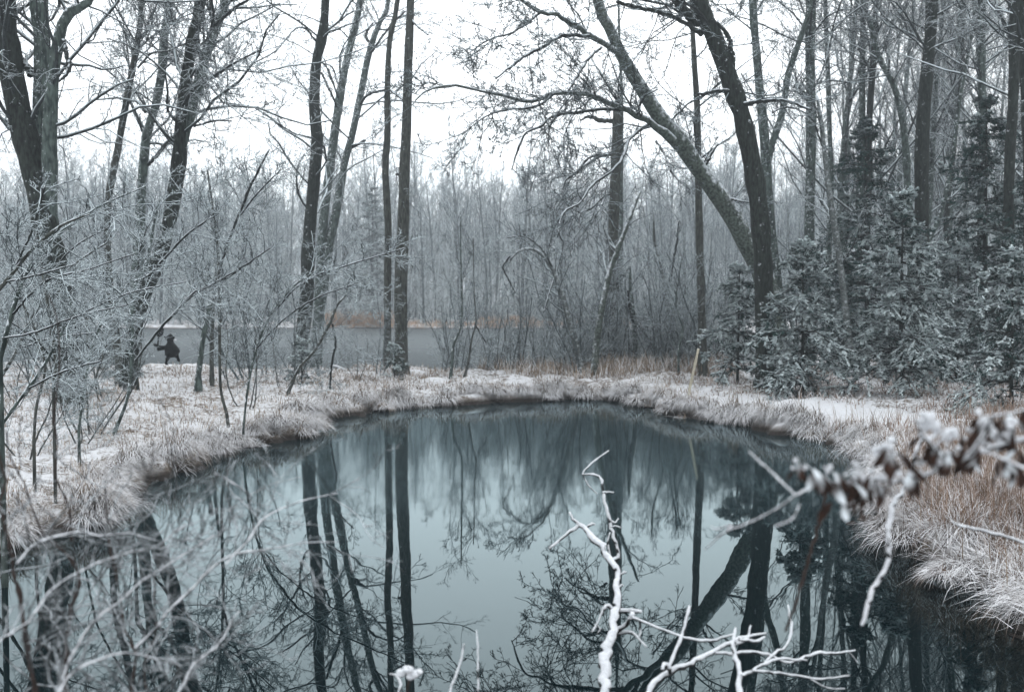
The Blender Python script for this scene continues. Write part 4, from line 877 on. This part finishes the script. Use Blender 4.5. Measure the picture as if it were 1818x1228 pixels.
fore('snowy_branch', 'upright snow-coated branch with crossing side twigs at the bottom, right of the other two', 'branch', [
    ([(1318, 1300, 15), (1313, 1228, 13), (1316, 1194, 11), (1308, 1160, 10), (1304, 1141, 9), (1306, 1114, 4)], 3.2, 3.4), ([(1316, 1200, 8), (1335, 1190, 7), (1358, 1177, 6), (1385, 1168, 5), (1432, 1172, 4)], 3.3, 3.5),
    ([(1306, 1142, 7), (1325, 1135, 6), (1333, 1110, 3)], 3.35, 3.4), ([(1312, 1135, 5), (1340, 1138, 6), (1358, 1130, 3)], 3.35, 3.4),
    ([(1358, 1177, 6), (1380, 1155, 6), (1392, 1150, 5), (1405, 1117, 5), (1402, 1095, 5), (1399, 1074, 3)], 3.45, 3.6), ([(1335, 1190, 5), (1380, 1196, 5), (1444, 1207, 4), (1508, 1199, 2.5)], 3.3, 3.5),
    ([(1440, 1206, 3), (1470, 1220, 2.5), (1500, 1222, 2)], 3.4, 3.5), ([(1505, 1155, 3), (1515, 1165, 2), (1522, 1175, 2)], 3.7, 3.7)])
for (pts, lab) in [([(705, 1290, 6), (706, 1240, 5), (712, 1215, 6), (705, 1200, 5), (692, 1196, 3)], 'short curled snowy twig beside the round snow clump at the bottom'),
                   ([(790, 1300, 6), (802, 1228, 5), (812, 1195, 5), (820, 1170, 4), (824, 1143, 4)], 'thin upright snowy twig at the bottom edge left of centre'),
                   ([(848, 1300, 5), (850, 1228, 4), (846, 1180, 3), (847, 1145, 3), (846, 1118, 2)], 'faint straight twig right of the thin upright snowy twig')]:
    fore('snowy_twig', lab, 'twig', [(pts, 3.0, 3.1)])
# round snow clump on a seed head
def blob(name, px, py, Y, rad, mat, parent=None, base=None, squash=.8, seed=0, label=None, cat=None):
    rr = np.random.default_rng(seed); nu, nv = 18, 12; c = W(px, py, Y)
    th = np.linspace(0, np.pi, nv)[:, None]; ph = np.arange(nu)[None] * 2 * np.pi / nu
    D = np.stack([np.sin(th) * np.cos(ph), np.sin(th) * np.sin(ph), np.cos(th) + 0 * ph], -1)
    lump = 1 + .25 * np.sin(D[..., 0] * 4 + seed) * np.cos(D[..., 1] * 5 + seed) + .1 * rr.normal(size=D.shape[:2]) * np.sin(th)
    V = c + (D * (rad * lump)[..., None]) * np.array([1, 1, squash])
    i = np.arange(nv - 1)[:, None] * nu; j = np.arange(nu)[None]; j2 = (j + 1) % nu
    Q = np.stack([i + j, i + nu + j, i + nu + j2, i + j2], -1).reshape(-1, 4)
    o = mesh_from(name, V.reshape(-1, 3), Q, mat, parent, base if base is not None else c, smooth=True)
    if label: tag(o, label, cat)
    return o
base = W(724, 1290, 3.0)
sh = empty('seed_head', base, 0, 'plant stem topped by a cluster of round snow lumps at the bottom edge', 'plant')
p, q = limb_pts([(724, 1290, 5), (722, 1240, 5), (726, 1205, 4)], 3.0, 3.0, 10); bark_mesh('stem', p, q, M['stem_brown'], sh, base, 6)
for i, (px, py, s) in enumerate([(712, 1194, .014), (724, 1188, .015), (736, 1196, .015), (744, 1192, .011), (728, 1200, .012)]): blob('snow', px, py, 3.0, s, M['snow'], sh, base, seed=i)

# right: oak-like branch with drooping dead leaves under snow
def leaves(root, base, spots, Y, size, seed):
    rr = np.random.default_rng(seed)
    for (px, py, k) in spots:
        for m in range(k * 2):
            c = W(px + rr.normal() * 12, py + rr.normal() * 5, Y + rr.normal() * .04)
            d = nrm(np.array([rr.normal() * .45, rr.normal() * .45, -1.])); s = nrm(np.cross(d, rr.normal(size=3))); ln = size * rr.uniform(.7, 1.2); n = 6
            prof = np.array([.06, .6, .9, 1, .65, .05]) * ln * .17
            nn = np.cross(d, s); rows = []
            for i in range(n):
                t = i / (n - 1); m_ = c + d * ln * t + nn * ln * .18 * math.sin(t * 2.6)
                rows += [m_ - s * prof[i] + nn * prof[i] * .35, m_, m_ + s * prof[i] + nn * prof[i] * .35]
            V = np.array(rows); Q = [[3 * i + j, 3 * i + j + 1, 3 * i + j + 4, 3 * i + j + 3] for i in range(n - 1) for j in (0, 1)]
            lf = mesh_from('leaf', V, Q, M['leaf'], root, base, smooth=True)
YB = 1.75
leafy = fore('leafy_branch', 'blurred near branch reaching in from the right with brown dead leaves under snow', 'branch', [
    ([(2300, 700, 17), (2080, 715, 15), (1900, 745, 13), (1818, 778, 12), (1760, 795, 11), (1700, 815, 10), (1650, 838, 9), (1600, 850, 8), (1550, 848, 8), (1500, 858, 7), (1460, 858, 6), (1412, 880, 5)], 1.6, 1.85),
    ([(1412, 880, 5), (1370, 905, 5), (1330, 925, 5), (1290, 942, 4), (1265, 962, 3), (1252, 975, 2)], 1.85, 2.1), ([(1412, 880, 4), (1385, 855, 4), (1355, 828, 4), (1330, 802, 3)], 1.85, 1.95),
    ([(1290, 942, 4), (1300, 932, 3), (1275, 940, 3), (1262, 935, 2)], 2.0, 2.05), ([(1420, 895, 4), (1405, 920, 4), (1375, 935, 3)], 1.85, 1.85),
    ([(1660, 800, 8), (1640, 775, 7), (1625, 745, 5)], 1.7, 1.7), ([(1580, 848, 6), (1570, 820, 5), (1566, 790, 4)], 1.78, 1.78), ([(1720, 808, 7), (1740, 780, 7), (1760, 745, 5)], 1.66, 1.6),
    ([(1680, 822, 6), (1665, 790, 5), (1690, 760, 4)], 1.7, 1.7), ([(1900, 700, 7), (1830, 725, 6), (1780, 735, 5), (1740, 742, 4)], 1.6, 1.65),
    ([(1900, 850, 6), (1830, 835, 6), (1780, 815, 5), (1740, 800, 4)], 1.6, 1.7), ([(1550, 848, 5), (1530, 880, 4), (1500, 900, 3)], 1.78, 1.8),
    ([(1600, 850, 5), (1560, 870, 4), (1520, 865, 4), (1490, 880, 3)], 1.75, 1.8), ([(1460, 858, 4), (1440, 835, 4), (1425, 825, 3)], 1.83, 1.83)])
lb = np.array(leafy.location)
leaves(leafy, lb, [(1800, 735, 3), (1760, 742, 3), (1815, 830, 3), (1770, 815, 3), (1500, 890, 2), (1530, 875, 2), (1425, 828, 2), (1462, 840, 4), (1480, 850, 3), (1510, 855, 4), (1535, 850, 4), (1560, 855, 4), (1582, 800, 3), (1600, 810, 3), (1625, 835, 4), (1660, 790, 5), (1680, 800, 4), (1700, 810, 3), (1720, 770, 3), (1735, 800, 4), (1760, 755, 3), (1790, 760, 3), (1810, 790, 2)], YB, .043, 3)
for i, (px, py, rad) in enumerate([(1635, 742, .022), (1655, 760, .024), (1645, 775, .016), (1568, 790, .020), (1572, 806, .018), (1510, 838, .014), (1535, 846, .014), (1560, 850, .016), (1600, 842, .015), (1630, 832, .015),
                                   (1465, 836, .012), (1425, 824, .010), (1700, 770, .018), (1720, 778, .017), (1745, 752, .018), (1770, 772, .02), (1795, 758, .017), (1745, 790, .016), (1690, 800, .014)]):
    for j in range(6):
        blob('snow', px + random.gauss(0, 13), py + random.gauss(0, 8), YB + random.gauss(0, .02), rad * random.uniform(.18, .40), M['snow'], leafy, lb, squash=random.uniform(.6, 1.3), seed=20 + i * 7 + j)
fore('snowy_sapling', 'crooked snow-lined upright stem standing before the right bank', 'stem', [
    ([(1530, 1110, 7), (1545, 1065, 9), (1563, 1025, 8), (1574, 990, 8), (1578, 940, 10), (1585, 895, 10), (1602, 870, 8), (1618, 830, 8), (1628, 795, 7), (1642, 775, 6)], 2.5, 2.4), ([(1580, 920, 5), (1575, 940, 5), (1582, 975, 3)], 2.45, 2.45)], cap=1.15, bumpy=.05)
fore('snowy_sapling', 'blurred dark stem beneath the hanging leaves', 'stem', [([(1395, 1120, 7), (1430, 1010, 8), (1445, 960, 8), (1460, 900, 7), (1470, 865, 6)], 2.2, 2.3)], bark='stem_brown', snowcap=False)
fore('snowy_twig', 'thin snowy twig with dead leaves slanting down at the right edge', 'twig', [
    ([(1900, 1010, 6), (1818, 965, 6), (1760, 945, 6), (1710, 935, 5), (1690, 925, 4)], 2.6, 2.8)])
# fallen reeds over the right bank rim
nn = 900; r2 = np.random.default_rng(9)
k = r2.integers(0, nn, nn); pxs = r2.uniform(1590, 1860, nn); yy = 965 + (pxs - 1590) * .62
b0 = G(pxs + r2.normal(0, 14, nn) + 25, yy + r2.normal(0, 20, nn) - 40, .2)
L_ = blades(b0[:, 0], b0[:, 1], np.full(nn, .2) + r2.uniform(0, .05, nn), r2.uniform(.1, .42, nn), .005 * r2.uniform(.6, 1.3, nn), np.stack([-.6 + 2.6 * fbm(b0[:, 0] * 3, b0[:, 1] * 3, 2) + r2.normal(0, .5, nn), -.3 + 2.6 * fbm(b0[:, 0] * 3 + 9, b0[:, 1] * 3, 2) + r2.normal(0, .5, nn)], -1), r2.uniform(.0, .7, nn), r2.uniform(.1, .4, nn), tints(nn, r2, .3, 1.2), r2)
gmesh('reeds', [L_], M['grass'], 'snow-dusted bent reeds sprawling over the right bank rim')

# left foreground shrub: brown stems and snowy twig tangle
TW = dict(n=3.0, l=.42, r=.0011, m=5, k=2)
LS = [
 ([(95, 1330, 18), (70, 1228, 16), (45, 1100, 15), (18, 980, 12), (5, 900, 10), (-5, 800, 8)], 2.3, 'thick brown stem at the bottom left corner', 'stem_brown', .3),
 ([(115, 1290, 14), (118, 1200, 13), (120, 1120, 12), (128, 1040, 14), (130, 990, 12), (80, 940, 6), (45, 860, 5), (10, 760, 4)], 2.6, 'brown forked stem at lower left', 'stem_brown', .8),
 ([(128, 960, 7), (118, 880, 6), (108, 780, 6), (100, 690, 5), (92, 600, 4), (86, 520, 3)], 2.8, 'long thin brown stem crossing the left bank upward', 'stem_brown', .25),
 ([(255, 1330, 12), (240, 1228, 11), (228, 1140, 10), (212, 1060, 9), (200, 980, 8), (192, 930, 5), (186, 860, 3)], 2.6, 'dark upright stem in front of the lower left reflections', 'stem_brown', 1.),
 ([(262, 1330, 7), (258, 1228, 6), (268, 1120, 6), (285, 1020, 5), (298, 950, 4), (315, 860, 3)], 2.5, 'thin rusty stem at lower left', 'stem_brown', .5),
 ([(260, 1330, 9), (312, 1228, 9), (345, 1180, 8), (372, 1145, 8), (400, 1115, 6), (412, 1095, 5), (425, 1085, 3)], 2.4, 'snowy twig rising right from the bottom left', 'twig_fore', 1.6),
 ([(240, 1150, 8), (290, 1090, 8), (330, 1055, 8), (380, 1010, 7), (420, 990, 6), (470, 982, 5), (540, 965, 3), (600, 962, 2)], 2.5, 'snowy branch slanting up right across the dark reflection', 'twig_fore', 1.5),
 ([(400, 1002, 6), (430, 970, 6), (460, 935, 5), (510, 905, 4), (560, 888, 3), (600, 875, 2)], 2.5, 'snowy fork reaching towards the reflected trunks', 'twig_fore', 1.3),
 ([(100, 1240, 8), (150, 1140, 8), (200, 1080, 7), (260, 1040, 6), (310, 1000, 4), (380, 950, 3)], 2.2, 'blurred snowy shrub branch at lower left', 'twig_fore', 1.8),
 ([(-20, 1180, 8), (40, 1100, 8), (90, 1040, 7), (150, 1010, 5), (230, 980, 4), (330, 930, 2)], 2.1, 'blurred snowy branch along the left edge', 'twig_fore', 1.8),
 ([(60, 1300, 7), (120, 1200, 7), (180, 1170, 6), (250, 1160, 5), (320, 1180, 3)], 2.0, 'blurred snowy tangle at the bottom left', 'twig_fore', 2.0),
 ([(380, 840, 4), (420, 858, 4), (446, 880, 4), (440, 900, 3)], 2.5, 'short snow-beaded twig tip before the left bank', 'twig_fore', .6),
 ([(30, 1000, 6), (70, 960, 6), (130, 940, 5), (200, 950, 4), (280, 960, 3)], 2.3, 'snowy twigs over the dark hollow of the left bank', 'twig_fore', 1.6),
]
for pts, Y, lab, mt, dn in LS:
    tw = dict(TW); tw['n'] = 2.1 * dn; pts = [(a, b, c * .68) for a, b, c in pts]
    fore('shrub_stem' if mt == 'stem_brown' else 'snowy_branch', lab, 'stem' if mt == 'stem_brown' else 'branch', [(pts, Y, Y + .25)], bark=mt, snowcap=(mt != 'stem_brown'), kink=6, bumpy=.22, twigs=tw, twigm='twig_fore')
print('foreground done')

# ------------------------------------------------------------------ small things
p, q = limb_pts([(1222, 700, 4.5), (1230, 665, 4.5), (1240, 619, 4)], 18.6, 18.3, 8)
x, y = p[0, 0], p[0, 1]; zb = gz(x, y); p[0, 2] = min(p[0, 2], zb - .1)
V, Q, T = lumpy(p, q * 1.1, 7, .05); o = mesh_from('broken_stake', V, Q, M['wood_pale'], None, p[0], smooth=True, tri=T); tag(o, 'pale barkless stick leaning out of the snow near the thin straight trunk', 'stick')
p, q = limb_pts([(588, 700, 3.5), (587, 672, 3.5), (587, 655, 3.5), (590, 649, 3.5), (600, 650, 3.5), (610, 655, 3)], 20.5, 20.3, 20)
V, Q, T = lumpy(p, q, 6, .05); o = mesh_from('bent_twig', V, Q, M['snow'], None, p[0], smooth=True, tri=T); tag(o, 'white snow-covered twig bent over like a hook by the left shore', 'twig')
def stone(px, py, Y, s, sq, seed, label):
    c = W(px, py, Y); c[2] = gz(c[0], c[1]) + .02
    d = W(px, py, Y); o = blob('stone', px, py, Y, s, M['bark_dark'], None, None, squash=sq, seed=seed, label=label, cat='stone'); o.location = c; o.scale = (1.6, 1, 1); return o
stone(1197, 697, 18.4, .10, .45, 3, 'dark flat stone in the snow left of the pale stick')
stone(985, 690, 19.2, .07, .5, 4, 'small dark stone at the middle of the far rim')

# small dark figure at the left
def figure():
    Y = 24.0; s = Y / F
    base = W(299, 648, Y); base[2] = gz(base[0], base[1])
    def wp(px, py, dy=0): return W(px, py, Y + dy) - base
    jn = [('pelvis', 307, 628, 0, 14), ('chest', 304, 618, 0, 13), ('neck', 302, 607, 0, 5), ('head', 303, 602, 0, 7), ('crown', 306, 599, 0, 5.5),
          ('sh', 294, 617, -.03, 4.5), ('el', 285, 618, -.08, 4), ('wr', 277, 613, -.12, 3), ('ha', 272, 610, -.13, 2.2),
          ('h1', 299, 632, -.06, 5), ('k1', 296, 640, -.1, 2.6), ('f1', 294, 645, -.1, 2.2), ('t1', 298, 647, -.14, 2.),
          ('h2', 313, 630, .06, 5), ('k2', 316, 636, .1, 2.6), ('f2', 319, 642, .1, 2.2), ('t2', 315, 640, .05, 1.6), ('hand', 279, 622, -.1, 2.2)]
    ix = {n[0]: i for i, n in enumerate(jn)}
    E = [('pelvis', 'chest'), ('chest', 'neck'), ('neck', 'head'), ('head', 'crown'), ('chest', 'sh'), ('sh', 'el'), ('el', 'wr'), ('wr', 'ha'), ('el', 'hand'),
         ('pelvis', 'h1'), ('h1', 'k1'), ('k1', 'f1'), ('f1', 't1'), ('pelvis', 'h2'), ('h2', 'k2'), ('k2', 'f2')]
    root = empty('small_figure', base, 0, 'small black figure in a pointed cap holding up a paddle, among the left trunks', 'figure')
    me = bpy.data.meshes.new('body'); me.from_pydata([Vector(wp(n[1], n[2], n[3])) for n in jn], [(ix[a], ix[b]) for a, b in E], [])
    o = bpy.data.objects.new('body', me); C.objects.link(o); o.parent = root; me.materials.append(M['black'])
    md = o.modifiers.new('skin', 'SKIN'); sv = me.skin_vertices[0].data
    for i, n in enumerate(jn): sv[i].radius = (n[4] * s, n[4] * s)
    sv[0].use_root = True
    sb = o.modifiers.new('sub', 'SUBSURF'); sb.levels = sb.render_levels = 2
    # pointed cap, tip to the left
    p = np.array([wp(309, 600), wp(303, 599), wp(298, 600), wp(293, 598.5), wp(291, 597)]); rr_ = np.array([3, 7, 5.5, 2.2, .4]) * s
    V, Q, T = lumpy(p, rr_, 9, .03); mesh_from('cap', V, Q, M['black'], root, None, smooth=True, tri=T)
    p = np.array([wp(280, 613, -.12), wp(281, 604, -.12), wp(282, 597, -.12)]); V, Q, T = lumpy(p, np.array([1.5, 1.4, 1.4]) * s, 6, .03)
    pd = mesh_from('paddle_handle', V, Q, M['black'], root, None, smooth=True, tri=T)
    p = np.array([wp(281, 597.5, -.12), wp(282.5, 594, -.12), wp(284.5, 588, -.12), wp(287, 582, -.12), wp(288, 580, -.12)]); V, Q, T = lumpy(p, np.array([2.4, 5.2, 6.6, 4.4, 1.5]) * s, 9, .03)
    mesh_from('paddle_blade', V, Q, M['black'], root, None, smooth=True, tri=T)
    c = wp(311, 604, -.05); 
    bl = blob('white_patch', 311, 604, Y - .12, 2.6 * s, M['snow'], root, base, seed=2)
figure()

# ------------------------------------------------------------------ cold air between the near trees and the distant wood
def haze_box(dens):
    x0, x1, y0, y1, z0, z1 = -560, 560, -14, 720, -2.2, 24
    V = np.array([[x, y, z] for z in (z0, z1) for y in (y0, y1) for x in (x0, x1)])
    Q = [[0, 2, 3, 1], [4, 5, 7, 6], [0, 1, 5, 4], [2, 6, 7, 3], [0, 4, 6, 2], [1, 3, 7, 5]]
    m = bpy.data.materials.new('cold_haze'); m.use_nodes = True; nt = m.node_tree; nt.nodes.remove(nt.nodes['Principled BSDF'])
    v = nt.nodes.new('ShaderNodeVolumePrincipled'); v.inputs['Density'].default_value = dens; v.inputs['Color'].default_value = (.86, .93, 1, 1); v.inputs['Anisotropy'].default_value = .2
    nt.links.new(v.outputs[0], nt.nodes['Material Output'].inputs['Volume'])
    o = mesh_from('haze', V, Q, m); tag(o, kind='stuff', label='thin cold winter haze'); o['category'] = 'haze'
HAZE = 0.0024
if HAZE > 0: haze_box(HAZE)
print('faces', sum(len(m.polygons) for m in bpy.data.meshes), 'objects', len(bpy.data.objects))
